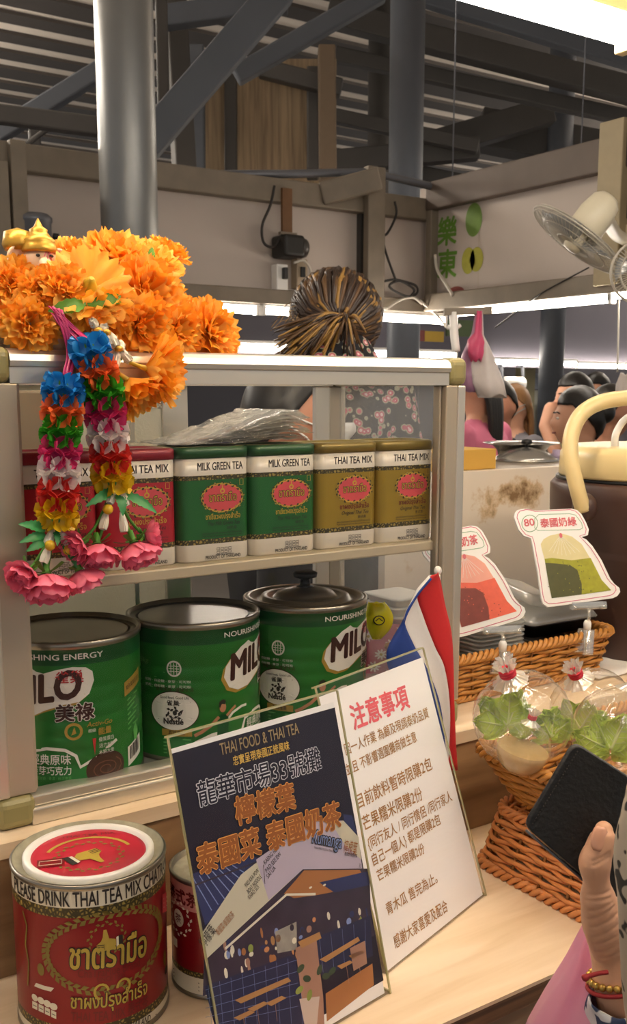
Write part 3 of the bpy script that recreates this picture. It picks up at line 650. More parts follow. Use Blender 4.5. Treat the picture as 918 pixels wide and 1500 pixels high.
leaf_ring(b, S, c0, rx, ry, M_OLIVE2, 44, .0048, .0005, pi / 2, pi / 2 + pi); leaf_ring(b, S, c0, rx, ry, M_OLIVE2, 44, .0048, .0005, pi * .5, -pi * .5)
for sx in (-1, 1): b.line([(c0[0] + sx * (.004 + .006 * (1 - cos(i * .45))), c0[1] - ry + .007 * sin(i * .45)) for i in range(11)], .0022, M_YEL, S, .0007, px=False)
e0 = S.st(*ZC(465, 580)); leaf_ring(b, S, e0, .0155, .0155, M_OLIVE2, 26, .0026, .0005); thumb(b, S, (e0[0] - .001, e0[1] - .002), .0085)
for bo, m_, li in ((.055, M_INK, .0006), (.02, M_YEL, .0010)): zt('ชาตรามือ', (303, 704), (630, 645), m_, .034, lift=li, bold=bo)
zt('ChaTraMue Brand', (338, 745), (605, 695), M_DRED, .0115); zt('SINCE 1945', (420, 766), (542, 742), M_DRED, .0065)
for bo, m_, li in ((.05, M_INK, .0006), (.015, M_YEL, .0010)): zt('ชาผงปรุงสำเร็จ', (308, 876), (634, 812), m_, .0185, lift=li, bold=bo)
zt('THAI TEA MIX 泰式茶', (308, 935), (640, 868), M_DRED, .0135, bold=.01); zt('PRODUCT OF THAILAND', (380, 985), (650, 935), M_INK, .010, bold=.01)
b.poly([ZC(158, 768), ZC(236, 790), ZC(222, 806), ZC(150, 782)], M_CANW, S, .0005)
for i in range(4): b.oval(S.st(*ZC(152 + i * 27, 832 + i * 13)), .0040, .0035, M_CANW, S, .0005, 14); b.poly([ZC(142 + i * 27, 846 + i * 13), ZC(164 + i * 27, 856 + i * 13), ZC(164 + i * 27, 886 + i * 13), ZC(142 + i * 27, 876 + i * 13)], M_CANW, S, .0005); b.line([ZC(146 + i * 27, 862 + i * 13), ZC(161 + i * 27, 870 + i * 13)], .0007, M_INK, S, .0008)
b.poly([ZC(702, 385), ZC(724, 372), ZC(724, 455), ZC(702, 465)], mat('can_red_tag', '#c8414c', .4), S, .0005)
for i in range(3): b.line([ZC(706, 405 + i * 18), ZC(720, 396 + i * 18)], .0008, M_CANW, S, .0008)
b.line([ZC(100, 455), ZC(118, 520), ZC(112, 600), ZC(126, 680), ZC(122, 780)], .002, M_OLIVE2, S, .0005); b.oval(S.st(*ZC(178, 710)), .004, .006, M_OLIVE2, S, .0005, 14); b.oval(S.st(*ZC(712, 660)), .004, .008, M_OLIVE2, S, .0005, 14)
b.oval(S.st(*ZC(718, 712)), .005, .004, M_INK, S, .0005, 14)
for i in range(4): b.line([ZC(672, 905 + i * 9), ZC(730, 893 + i * 9)], .0008, M_INK, S, .0006)
b.build('body', tc, world=True)
l = MB(); lc = (CC.x, CC.y, 0); LR = CR - .010
l.lathe([(LR, H_ - .005), (LR, H_ + .0005), (LR - .002, H_ + .0020), (LR - .006, H_ + .0015), (LR - .0075, H_ - .002), (LR - .010, H_ - .004), (.001, H_ - .004)], [M_WHITE] * 4 + [M_LIDRED] * 2, lc, 72, cap0=False, cap1=False)
aw = S.a0; LS = Flat(lambda a, c, q: V((CC.x, CC.y, H_ - .004 + q)) + V((-sin(aw), cos(aw), 0)) * a - V((cos(aw), sin(aw), 0)) * c)
l.line([(.040 * cos(R(i)), .038 * sin(R(i))) for i in range(20, 165, 5)], .0035, M_YEL, LS, .0004, px=False)
leaf_ring(l, LS, (0, -.003), .030, .029, M_OLIVE2, 34, .0036, .0005); thumb(l, LS, (.002, -.004), .013, R(-150))
l.text('THAI TEA MIX', (-.026, .0415), (.026, .0415), M_DRED, LS, .008, px=False)
l.poly([(-.047, -.002), (-.022, -.002), (-.022, -.018), (-.047, -.018)], M_REDCAN, LS, .0006, px=False); l.line([(-.045, -.006), (-.025, -.006), (-.025, -.014), (-.045, -.014)], .001, M_CANW, LS, .0008, px=False, closed=True)
l.build('lid', tc, world=True)
# smaller can behind the poster
SR = .047; fr = hit(322, 1466, 2, 0); dv = V((fr.x, fr.y, 0)).normalized(); SC = V((fr.x, fr.y, 0)) + dv * SR; SH_ = hitp(325, 1264, SC, FH).z
t = thing('tea_can', 'smaller red tea can half hidden behind the dark poster', 'can', SC, group='red tea cans on the counter'); S2 = Cyl(SC, SR)
b = MB(); b.lathe([(SR - .002, 0), (SR + .001, .001), (SR + .001, .004), (SR, .005), (SR, .022), (SR, .028), (SR, SH_ - .030), (SR, SH_ - .004), (SR + .001, SH_ - .003), (SR + .001, SH_), (SR - .002, SH_ + .0005), (SR - .003, SH_ - .005), (.001, SH_ - .006)],
        [M_METAL] * 3 + [M_CANW, M_SCROLL, M_REDCAN, mat('can_pink_band', '#c98a86', .4), M_METAL, M_METAL, M_METAL, M_METAL, M_DUST], (SC.x, SC.y, 0), n=56, cap1=False)
za = lambda z: z
b.text('泰式茶', (-.065, SH_ - .024), (-.018, SH_ - .024), M_DRED, S2, .016, px=False, bold=.03)
leaf_ring(b, S2, (-.045, .078), .016, .016, M_CANW, 22, .003, .0005); b.oval((-.045, .078), .008, .009, M_CANW, S2, .0005); b.text('茶', (-.050, .074), (-.040, .074), M_DRED, S2, .010, px=False, lift=.0008)
for i in range(3): b.line([(-.06, .017 - i * .004), (-.02, .017 - i * .004)], .0009, M_INK, S2, .0005, px=False)
b.poly([(-.056, .045), (-.048, .045), (-.048, .054), (-.056, .054)], M_CANW, S2, .0005, px=False)
b.build('body', t, world=True)

# ------------------------------------------------------------------ clear stands with printed sheets
M_ACR = film('clear_acrylic', '#ffffff', .998, .03, 0, edge=.30); M_ACRE = film('acrylic_edge', '#d5cf9c', .55, .15, 0, edge=.4, milky=.5)
M_PAPER = mat('white_paper', '#f2f0f0', .6, 0, .02, 15); M_NAVY = mat('poster_navy', '#1d1a2c', .45, 0, .12, 60); M_ORANGE = mat('poster_orange', '#d98b3a', .5); M_ORD = mat('poster_brown', '#9a5a28', .5); M_BRN = mat('notice_brown', '#a3743f', .55); M_ROSE = mat('notice_rose', '#e0606a', .55)
def stand(name, label, BR, uh, W, TR):
    BL = BR - uh * W; up = (TR - BR); Hh = up.length; up = up.normalized(); n = uh.cross(up).normalized()
    if n.dot(EYE - BR) < 0: n = -n
    t = thing(name, label, 'sign stand', (BL + BR) / 2, group='sign stands on the counter')
    h = MB(); h.obox(BL + n * .0005, uh * W, up * Hh, n * .0018, M_ACR); h.obox(BL - n * .0042, uh * W, up * Hh, n * .0018, M_ACR)
    bk = V((n.x, n.y, 0)).normalized()
    h.obox(BL - bk * .065, uh * W, bk * .065, V((0, 0, .0022)), M_ACR); h.build('acrylic_holder', t, world=True)
    e = MB(); e.obox(BL + n * .0005 - uh * .001, uh * .0016, up * Hh, n * .0018, M_ACRE); e.obox(BR + n * .0005 - uh * .0006, uh * .0016, up * Hh, n * .0018, M_ACRE)
    e.obox(BL + up * Hh - n * .0042, uh * W, up * .0016, n * .0065, M_ACRE); e.obox(BR - bk * .065, uh * .0015, bk * .065, V((0, 0, .0024)), M_ACRE); e.build('holder_edge', t, world=True)
    return t, Plane(BL - n * .0012, uh, n), Hh
# dark poster
BR = hit(570, 1455, 2, 0); ang = math.atan((2050 - CX) / math.hypot(F, CY - HZ)); uh = cos(ang) * FH + sin(ang) * RT; TR = hitp(492, 1012, BR, uh)
t1, SP, H1 = stand('poster_stand', 'clear stand with a dark poster of the tea stall, in front', BR, uh, .2026, TR)
Q = lambda x, y: (230 + x / 2.7, 1000 + y / 2.7)
b = MB(); pw = .2026; b.obox(SP.xyz(.001, .002, 0), SP.e * (pw - .006), SP.f * (H1 - .012), SP.n * -.0006, M_PAPER)
def PP(pts, m, l): b.poly([Q(*p) for p in pts], m, SP, l)
A_ = SP.st(*Q(50, 285)); B_ = SP.st(*Q(702, 98)); dk = [A_, B_, (SP.st(*Q(860, 1205))[0], .012), (SP.st(*Q(200, 1370))[0], .012)]
dk = [(A_[0], SP.st(*Q(50, 283))[1]), B_, (B_[0] + .001, .014), (A_[0], .014)]
b.poly(dk, M_NAVY, SP, .0001, px=False)
# the photograph printed on it
M_FAS = mat('print_fascia', '#b9aec2', .5, 0, .12, 8); M_FAS2 = mat('print_fascia_warm', '#c9c4b0', .5, 0, .12, 8); M_SOF = mat('print_soffit', '#a76f42', .5, 0, .2, 20); M_BLU = mat('print_blue', '#2d3560', .5, 0, .3, 30); M_BLU2 = mat('print_blue_light', '#7d8fc0', .5); M_TIMB = mat('print_timber', '#b08252', .5, 0, .15, 30); M_INT = mat('print_interior', '#3a3040', .5, 0, .5, 60); M_TILE = mat('print_tile', '#262a4a', .5, 0, .2, 40); M_PILL = mat('print_pillar', '#a87f6c', .5, 0, .2, 20); M_LEAFP = mat('print_leaf', '#8c9a4a', .5, 0, .2, 40); M_WARM = mat('print_warm', '#c98a5a', .5, 0, .3, 80)
PP([(130, 760), (340, 680), (430, 700), (190, 960)], M_BLU, .0002)
for i in range(7): b.line([Q(140 + i * 26, 770 - i * 8), Q(215 + i * 26, 900 - i * 22)], .0009, M_BLU2, SP, .0003)
b.line([Q(150, 800), Q(420, 700)], .0016, M_INT, SP, .0004)
PP([(185, 1095), (575, 740), (838, 735), (845, 930), (860, 1000), (180, 1240)], M_INT, .00025)
PP([(180, 985), (330, 760), (520, 610), (560, 600), (575, 738), (188, 1098)], M_FAS2, .0004)
PP([(390, 700), (520, 610), (560, 600), (575, 738), (440, 860)], M_FAS, .00045)
PP([(560, 600), (600, 550), (735, 545), (795, 610), (810, 735), (575, 738)], M_FAS, .0004); PP([(690, 560), (735, 545), (795, 610), (806, 700), (740, 640)], M_FAS2, .00045)
PP([(735, 520), (770, 525), (790, 600), (740, 560)], M_BLU, .0003)
PP([(500, 835), (580, 742), (800, 740), (835, 800), (620, 842), (540, 852)], M_SOF, .0004); b.line([Q(268, 1052), Q(510, 838), Q(625, 836)], .0022, M_CANW, SP, .0006)
PP([(640, 790), (835, 745), (838, 800), (700, 830)], M_BLU, .00045)
for x, y in ((605, 810), (660, 800)): b.oval(SP.st(*Q(x, y)), .002, .001, M_CANW, SP, .0006, 10)
rnd = random.Random(5)
for i in range(70):
    x = rnd.uniform(260, 830); y0 = 1010 - (x - 260) * .12 + rnd.uniform(0, 150) - (x - 260) * .10
    b.oval(SP.st(*Q(x, y0)), rnd.uniform(.0012, .0034), rnd.uniform(.0015, .005), rnd.choice([M_WARM, M_TIMB, M_CANW, M_BLU2, M_INT, M_SOF, M_PILL, M_LEAFP, M_BLU]), SP, .00035 + i * 1e-6, 10)
PP([(465, 985), (550, 945), (552, 1055), (475, 1070)], mat('print_metal', '#9a958c', .5, 0, .4, 120), .0004)
PP([(185, 1200), (520, 1080), (545, 1090), (600, 1370), (230, 1370)], M_TILE, .0005); PP([(620, 1010), (840, 920), (852, 1080), (650, 1160)], M_TILE, .0005)
for i in range(9):
    b.line([Q(200 + i * 45, 1195 - i * 15), Q(215 + i * 45, 1360)], .0003, M_BLU2, SP, .0006); 
    if i < 5: b.line([Q(190, 1215 + i * 36), Q(555, 1095 + i * 46)], .0003, M_BLU2, SP, .0006); b.line([Q(640 + i * 45, 1010 - i * 18), Q(655 + i * 42, 1145 - i * 18)], .0003, M_BLU2, SP, .0006)
PP([(305, 1255), (515, 1165), (528, 1180), (330, 1268)], M_TIMB, .0007); PP([(640, 1095), (792, 1005), (800, 1020), (665, 1105)], M_TIMB, .0007); PP([(555, 1025), (640, 985), (648, 1010), (570, 1050)], M_TIMB, .0007)
for x, y in ((395, 1290), (465, 1268), (340, 1325)): PP([(x - 40, y), (x + 25, y - 30), (x + 45, y - 22), (x - 15, y + 10)], M_TIMB, .0007); b.line([Q(x, y), Q(x + 8, y + 70)], .0005, M_PILL, SP, .0007)
for x, y in ((745, 1110), (790, 1070)): PP([(x - 35, y + 10), (x + 15, y - 12), (x + 28, y - 4), (x - 18, y + 22)], M_TIMB, .0007); b.line([Q(x, y), Q(x + 12, y + 80)], .0005, M_PILL, SP, .0007)
PP([(545, 1050), (628, 1010), (640, 1120), (655, 1240), (660, 1360), (585, 1360)], M_PILL, .0006); PP([(560, 1250), (640, 1240), (630, 1350), (580, 1350)], mat('print_pot', '#c9b7ae', .5), .0008); PP([(760, 1050), (820, 1020), (828, 1110), (775, 1140)], M_PILL, .0007); PP([(665, 1230), (850, 1110), (856, 1195), (670, 1340)], M_SOF, .0004)
for x, y, a in ((565, 1130, .3), (590, 1170, -.5), (560, 1215, .2), (640, 1135, .8), (690, 1140, .2), (600, 1235, 1.0), (665, 1160, -.3)): b.oval(SP.st(*Q(x, y)), .0050, .0030, M_LEAFP if y > 1200 else mat('print_dark_leaf', '#3f5238', .5, 0, .2), SP, .0009 + a * 1e-5, 14, rot=a)
for s, A, B, h, m in (('PAD KRA POW', (352, 810), (402, 745), .006, M_INK), ('BOAT NOODLE', (360, 835), (412, 770), .006, M_INK), ('KHAO SOI', (365, 858), (402, 810), .006, M_INK), ('KAENG HEUNG LAY', (425, 720), (515, 615), .006, M_INK), ('PAD SEE EW', (432, 752), (490, 680), .006, M_INK), ('SAI UA', (437, 775), (468, 735), .006, M_INK),
                   ('檸檬葉', (185, 1050), (232, 980), .012, M_INK), ('泰國菜/泰國奶茶', (240, 1000), (305, 920), .0075, M_ORD), ('檸檬葉', (733, 668), (785, 680), .014, M_ORD), ('泰國菜/泰國奶茶', (738, 682), (788, 692), .004, M_INK), ('THAILAND FOOD & THAI TEA', (618, 655), (702, 672), .0028, M_INK), ('33', (795, 730), (803, 731), .005, M_INK)):
    b.text(s, Q(*A), Q(*B), m, SP, h, lift=.0009)
b.text('Kumanga', Q(610, 632), Q(725, 655), M_INK, SP, .018, lift=.0009, bold=.07); b.text('Kumanga', Q(610, 632), Q(725, 655), M_BLU2, SP, .018, lift=.0011, bold=.0); b.line([Q(418, 720), Q(424, 795)], .0005, M_INK, SP, .0009)
b.text('THAI FOOD & THAI TEA', Q(250, 287), Q(560, 200), mat('poster_tan', '#a8916a', .5), SP, .0150, lift=.0009, bold=.005)
b.text('忠實呈現泰國正統風味', Q(300, 326), Q(522, 262), mat('poster_yellow', '#d8b25a', .5), SP, .0093, lift=.0009, bold=.015)
b.text('龍華市場33號攤', Q(165, 484), Q(647, 333), mat('poster_white', '#e6e4ea', .5), SP, .0235, lift=.0009, bold=.05); b.text('龍華市場33號攤', Q(165, 484), Q(647, 333), M_NAVY, SP, .0235, lift=.0012, bold=.012)
for s, A, B, h in (('檸檬葉', (313, 556), (545, 487), .0265), ('泰國菜 泰國奶茶', (163, 753), (727, 560), .0275)):
    b.text(s, Q(*A), Q(*B), mat('poster_gold', '#eaa85a', .5), SP, h, lift=.0010, bold=.06); b.text(s, Q(*A), Q(*B), M_ORD, SP, h, lift=.0013, bold=.030)
b.build('printed_sheet', t1, world=True)
# white notice
BR = hit(710, 1312, 2, 0); BL = hit(566, 1428, 2, 0); uh = (BR - BL).normalized(); W2 = (BR - BL).length; TR = hitp(618, 950, BR, uh)
t2, SN, H2 = stand('notice_stand', 'clear stand with a white notice in brown characters, behind the dark poster', BR, uh, W2, TR)
Q2 = lambda x, y: (440 + x / 2.418, 820 + y / 2.418)
b = MB(); b.obox(SN.xyz(.002, .002, 0), SN.e * (W2 - .004), SN.f * (H2 - .012), SN.n * -.0006, M_PAPER)
for s, A, B, h, m, bo in (('注意事項', (188, 597), (386, 515), .036, M_ROSE, .03), ('因一人作業 為顧及現調泰奶品質', (160, 690), (455, 555), .0165, M_BRN, .012), ('並且 不影響週圍攤商做生意', (165, 762), (412, 640), .0165, M_BRN, .012),
                         ('目前飲料暫時限購2包', (205, 880), (467, 738), .021, M_BRN, .012), ('芒果糯米限購2份', (225, 958), (433, 845), .021, M_BRN, .012), ('{同行友人 / 同行情侶 /同行家人', (242, 1025), (537, 850), .0175, M_BRN, .012),
                         ('自己一個人} 都是限購2包', (258, 1083), (497, 932), .0175, M_BRN, .012), ('芒果糯米限購2份', (275, 1138), (440, 1035), .0165, M_BRN, .012), ('青木瓜 售完為止。', (307, 1258), (485, 1140), .0175, M_BRN, .012), ('感謝大家喜愛及配合', (335, 1375), (522, 1240), .0185, M_BRN, .012)):
    b.text(s, Q2(*A), Q2(*B), m, SN, h * .8, lift=.0003, bold=bo)
b.build('printed_sheet', t2, world=True)

# ------------------------------------------------------------------ flag
fl = thing('flag', 'small Thai flag on a white stick between the cabinet and the notice stand', 'flag', (hit(640, 835, 1, .955).x, .955, 0))
b = MB(); pt = hit(641, 836, 1, .958); b.tube([(pt.x + .012, .948, 0), pt], .0032, M_WHITE, 10); b.ell(pt, (.005, .005, .006), M_WHITE); b.build('stick', fl, world=True)
rails = [([(641, 838), (645, 852), (652, 888), (661, 928), (664, 980), (665, 1047), (670, 1128)], .952), ([(632, 842), (611, 869), (620, 904), (637, 948), (651, 979), (659, 1040), (656, 1127)], .946),
         ([(630, 846), (609, 872), (592, 906), (606, 945), (628, 985), (646, 1040), (654, 1122)], .936), ([(628, 850), (606, 876), (588, 912), (566, 956), (578, 1000), (618, 1055), (650, 1115)], .944)]
curves = [[hit(x, y, 1, Y) for x, y in [(q.x, q.y) for q in bez([V((a, c, 0)) for a, c in pts], 6)]] for pts, Y in rails]
b = MB()
for k_, m in enumerate((mat('flag_red', '#cf2a31', .75, 0, .05, 300, trans=.25), mat('flag_white', '#e9e6e6', .75, 0, .04, 300, trans=.25), mat('flag_blue', '#1f3f8f', .75, 0, .06, 300, trans=.2))):
    G = []
    for i in range(len(curves[0])):
        row = []
        for j in range(7):
            s_ = j / 6; p = curves[k_][i].lerp(curves[k_ + 1][i], s_); p.y -= .004 * sin(pi * s_) * (1 if k_ != 1 else -1); row.append(p)
        G.append(row)
    b.grid(G, m)
b.build('cloth', fl, world=True, solid=.0006)
# ------------------------------------------------------------------ marigold bunch on the cabinet
M_OR = [mat('petal_orange', '#ffb032', .6, 0, .10, 60, trans=.35), mat('petal_orange_light', '#ffc358', .6, 0, .10, 60, trans=.35), mat('petal_orange_deep', '#ffa028', .6, 0, .10, 60, trans=.35)]
M_CALYX = mat('calyx_yellow_green', '#c6a52a', .5, 0, .2, 80); M_LEAF = mat('leaf_green', '#5f9a2c', .45, 0, .2, 60, trans=.2); M_LEAFD = mat('leaf_mint', '#3f9a58', .4, 0, .15, 60, trans=.2)
rf = random.Random(11)
def frame(ax):
    ax = V(ax).normalized(); u = ax.orthogonal().normalized(); return ax, u, ax.cross(u)
def petal(b, c, ax, u, w_, th, el0, el1, L, wd, m, ruf=.0, ph=0.0, nr=6, nc=6, base=.08, tip=0, fr=1.0):
    """petal leaving the axis at angle th, rising el0 -> el1 along its length, ruffled rim"""
    d = u * cos(th) + w_ * sin(th); t = d.cross(ax); p = V(c) + d * L * base; G = []; prev = 0
    for i in range(nr):
        s = i / (nr - 1); el = el0 + (el1 - el0) * s
        if i: p = p + (d * cos(el) + ax * sin(el)) * L / (nr - 1)
        nrm = -d * sin(el) + ax * cos(el); hw = wd * (.25 + .75 * math.sin(min(1, s * 1.15) * pi / 2)) * (1 if s < .85 else .92) if not tip else wd * math.sqrt(max(.03, 1 - abs(2 * s - 1.1) ** 2.6 / 1.1 ** 2.6)) * (.55 + .45 * s)
        G.append([p + t * hw * (2 * j / (nc - 1) - 1) + nrm * (ruf * s * s * sin(j * 2.3 * fr + ph) + .12 * hw * abs(2 * j / (nc - 1) - 1)) + (d * cos(el) + ax * sin(el)) * (ruf * 1.0 * s ** 3 * cos(j * 3.1 * fr + ph * 2)) for j in range(nc)])
    b.grid(G, m)
def bloom(parent, c, Rb, ax, back=False):
    ax, u, w_ = frame(ax); b = MB(); L = Rb
    lays = [(-.45, -.10, 1.0, 13), (-.1, .15, 1.0, 13), (.25, .40, .95, 12), (.6, .70, .85, 11), (.95, 1.0, .72, 9), (1.25, 1.2, .60, 6)]
    for k, (e0, e1, q, n) in enumerate(lays):
        for i in range(n):
            th = 2 * pi * (i + .5 * (k % 2)) / n + rf.uniform(-.12, .12)
            petal(b, c, ax, u, w_, th, e0 + rf.uniform(-.12, .12), e1 + rf.uniform(-.2, .2), L * q * rf.uniform(.92, 1.06), L * .34, M_OR[(k + i) % 3], L * .075, rf.uniform(0, 6), 6, 9, .08, 0, .55)
    if back:
        b.lathe([(L * .05, -L * .5), (L * .10, -L * .42), (L * .2, -L * .2), (L * .25, 0)], M_CALYX, n=12)
        n0 = len(b.v) - 48
        b.v[n0:] = [tuple(V(c) + u * x + w_ * y + ax * z) for x, y, z in b.v[n0:]]
    return b.build('bloom', parent, world=True)
FB = thing('marigold_bunch', 'bunch of orange artificial marigolds lying on top of the cabinet', 'flowers', (.38, 1.05, Z1))
zt = V((0, -.35, 1))
for u, v, r, y, ax in ((20, 420, 44, 1.02, (-.3, -1, .4)), (60, 430, 38, 1.0, (-.2, -1, .3)), (92, 424, 42, .995, (0, -1, .5)), (44, 474, 42, .992, (-.1, -1, .1)), (128, 426, 62, .99, (.1, .75, -.45)),
                       (146, 470, 50, .99, (.2, -.6, -.6)), (110, 376, 34, 1.09, (0, -.6, 1)), (172, 382, 52, 1.06, (0, -.7, .9)), (222, 392, 44, 1.08, (.2, -.7, .8)), (216, 432, 56, 1.02, (.15, -1, .25)),
                       (206, 478, 48, 1.0, (.1, -1, -.1)), (258, 484, 42, 1.01, (.2, -1, .1)), (306, 486, 46, 1.02, (.3, -1, .25)), (150, 410, 50, 1.08, (0, -1, .6)), (12, 450, 40, 1.06, (-.4, -1, .2)), (100, 470, 44, 1.07, (0, -1, .2)), (240, 375, 36, 1.12, (.3, -.3, 1)), (196, 425, 50, 1.12, (.1, -1, .4)), (270, 455, 30, 1.10, (.3, -.6, .8))):
    c = hit(u, v, 1, y); bloom(FB, c, r * (c - EYE).dot(FW) / 1500, ax, ax[1] > 0)
# two side-hanging blooms on stems over the rail
for u, v, r, ax, st_ in ((232, 548, 40, (.55, -.5, .0), [(182, 528), (200, 535), (214, 540)]), (202, 572, 38, (.35, -.5, -.75), [(165, 535), (175, 548), (186, 556)])):
    c = hit(st_[2][0], st_[2][1], 1, .965); rr = r * (c - EYE).dot(FW) / 1500; ax, uu, ww = frame(ax); b = MB()
    for k, (e0, e1, q, n) in enumerate(((.75, .55, 1.45, 9), (.95, .8, 1.5, 9), (1.15, 1.0, 1.4, 8), (1.35, 1.3, 1.25, 6))):
        for i in range(n): petal(b, c, ax, uu, ww, 2 * pi * (i + .5 * k) / n, e0 + rf.uniform(-.1, .1), e1, rr * q * rf.uniform(.9, 1.08), rr * .34, M_OR[(k + i) % 3], rr * .08, rf.uniform(0, 6), 6, 9, .08, 0, .55)
    bl = b.build('bloom', FB, world=True)
    q = MB(); q.tube([hit(x, y, 1, .962) for x, y in st_] + [c + ax * rr * .2], [.002, .002, .003, .005], M_CALYX, 8); q.build('stem', bl, world=True)
def leaf(b, p, q, wd, m, up=(0, -.4, 1), bend=.15, saw=0, n=10):
    p, q = V(p), V(q); d = q - p; L = d.length; d.normalize(); s = d.cross(V(up)).normalized(); nn = s.cross(d); G = []
    for i in range(n + 1):
        t = i / n; h = wd * sin(pi * min(1, t * .93 + .06)) ** .8 * (1 - .25 * t) * (1 + (saw if i % 2 else -saw)); c = p + d * L * t + nn * L * bend * sin(pi * t)
        G.append([c - s * h + nn * h * .35, c, c + s * h + nn * h * .35])
    b.grid(G, m)
for a, c, wd, y in (((126, 446), (70, 456), .0080, .972), ((128, 446), (188, 437), .0070, .972), ((216, 384), (223, 362), .0055, 1.03), ((226, 390), (237, 395), .004, 1.03)):
    b = MB(); leaf(b, hit(*a, 1, y), hit(*c, 1, y), wd, M_LEAF, (.2, -1, .3), .08, .10); b.build('leaf', FB, world=True)

# ------------------------------------------------------------------ elephant-headed figurine and silver bowl behind the flowers
M_FSK = mat('figurine_skin', '#e6c3a0', .45, 0, .06, 60); M_GLD = mat('figurine_gold', '#c79a3c', .35, .5, .25, 120); M_FPK = mat('figurine_pink', '#c2476a', .5)
fc = hit(58, 380, 1, 1.02); kf = (fc - EYE).dot(FW) / 1500
fg = thing('elephant_headed_figurine', 'small elephant-headed figurine with a gold crown, sitting among the orange flowers', 'figurine', (fc.x, fc.y, Z1))
b = MB(); X = V((1, 0, 0))
b.lathe([(.024, Z1), (.028, Z1 + .012), (.026, Z1 + .03), (.018, Z1 + .05), (.010, fc.z - .012), (.008, fc.z)], M_FSK, (fc.x, fc.y, 0), 20)
b.ell(fc + V((0, 0, -.002)), (.0165, .0155, .0165), M_FSK, n=20, k=14); b.tube(bez([fc + V((0, -.010, -.004)), fc + V((.001, -.019, -.012)), fc + V((.004, -.020, -.026)), fc + V((.010, -.018, -.036))], 6), [.0075 - .0002 * i for i in range(19)], M_FSK, 10)
b.build('body', fg, world=True)
for s in (-1, 1):
    e = MB(); c = fc + V((s * .021, .002, -.001)); G = [[c + V((s * .011 * cos(t) * r, -.004 * r * r + .003, .013 * sin(t) * r)) for t in [2 * pi * j / 16 for j in range(17)]] for r in (.02, .5, .85, 1)]
    e.grid(G, M_FSK); e.build('ear', fg, world=True, solid=.002)
    e = MB(); e.ell(fc + V((s * .0068, -.0148, .002)), (.0022, .0012, .0016), M_INK); e.build('eye', fg, world=True)
e = MB(); Sg = Flat(lambda a, c, l: fc + V((a, -math.sqrt(max(.0163 ** 2 - a * a - (c + .002) ** 2, 0)) - .0005 - l, c)))
for k in range(3): e.line([(.001 + .003 * k - .002, .001 - .002 * k), (.002 + .002 * k, .007), (.005 + .001 * k, .004 - .004 * k)], .0009, M_FPK, Sg, .0004, px=False)
e.build('forehead_mark', fg, world=True)
e = MB(); e.lathe([(.0170, fc.z + .006), (.0180, fc.z + .009), (.0165, fc.z + .013), (.0155, fc.z + .016), (.0160, fc.z + .018), (.0115, fc.z + .022), (.0085, fc.z + .026), (.0090, fc.z + .028), (.0045, fc.z + .031), (.0030, fc.z + .034), (.0005, fc.z + .039)], M_GLD, (fc.x, fc.y, 0), 28)
e.lathe([(.013, fc.z + .008), (.0155, fc.z + .014), (.013, fc.z + .026), (.001, fc.z + .030)], M_GLD, (fc.x - .017, fc.y + .012, 0), 20); e.build('crown', fg, world=True)
sb = hit(-14, 500, 1, 1.04); b = MB(); b.lathe([(.018, Z1), (.028, Z1 + .010), (.034, Z1 + .026), (.035, Z1 + .036), (.033, Z1 + .036), (.030, Z1 + .024), (.012, Z1 + .008), (.001, Z1 + .008)], mat('chased_silver', '#b5ab96', .3, .85, .3, 300, bump=.8, bscale=500), (sb.x, sb.y, 0), 32)
tag(b.build('silver_bowl'), 'small chased silver bowl at the left edge of the cabinet top, beside the marigolds', 'bowl')

# ------------------------------------------------------------------ the two hanging garlands
gc = {k: mat('garland_' + k, h, .4, 0, .10, 90, trans=.15) for k, h in dict(blue='#1f86cf', orange='#f2743a', green='#3fa52a', pink='#d83a78', white='#efe7e4', red='#dc3a34', yellow='#e3bd1d').items()}
M_ROSE2 = mat('rose_pink', '#f27a98', .38, 0, .08, 60, trans=.2); M_JAS = mat('jasmine_white', '#ece6d6', .45, 0, .06, 80); M_RIB = mat('pink_ribbon', '#c2356f', .25, 0, .15, 60); M_BEAD = mat('bead_yellow', '#e0b428', .35); M_STEMG = mat('stem_green', '#4f8a30', .5)
def cup(b, c, ax, s, m, rot):
    ax, u, w_ = frame(ax)
    for i in range(5): petal(b, c, ax, u, w_, rot + 2 * pi * i / 5, .15, 1.25, s * 1.08, s * .46, m, 0, i, 6, 5, .05, 1)
def strand(root, path, names, rc=.0118, s=.0130):
    P = bez(path, 16); n = len(P); tot = sum((P[i + 1] - P[i]).length for i in range(n - 1)); acc = [0]
    for i in range(n - 1): acc.append(acc[-1] + (P[i + 1] - P[i]).length)
    def at(d):
        for i in range(n - 1):
            if acc[i + 1] >= d: return P[i].lerp(P[i + 1], (d - acc[i]) / (acc[i + 1] - acc[i])), (P[i + 1] - P[i]).normalized()
        return P[-1], (P[-1] - P[-2]).normalized()
    q = MB(); q.tube(P, rc * .75, M_STEMG, 10); q.build('core', root, world=True)
    for k, nm in enumerate(names):
        b = MB(); L = tot / len(names)
        for j in range(2):
            c, t = at(L * (k + .27 + .46 * j)); _, u, w_ = frame(t)
            for i in range(7):
                a = 2 * pi * (i + .5 * j) / 7 + k; d = u * cos(a) + w_ * sin(a); cup(b, c + d * rc * .72, d - t * .25 * (1 - j * 2), s * rf.uniform(.92, 1.08), gc[nm], rf.uniform(0, 6))
        b.build('flower_band', root, world=True)
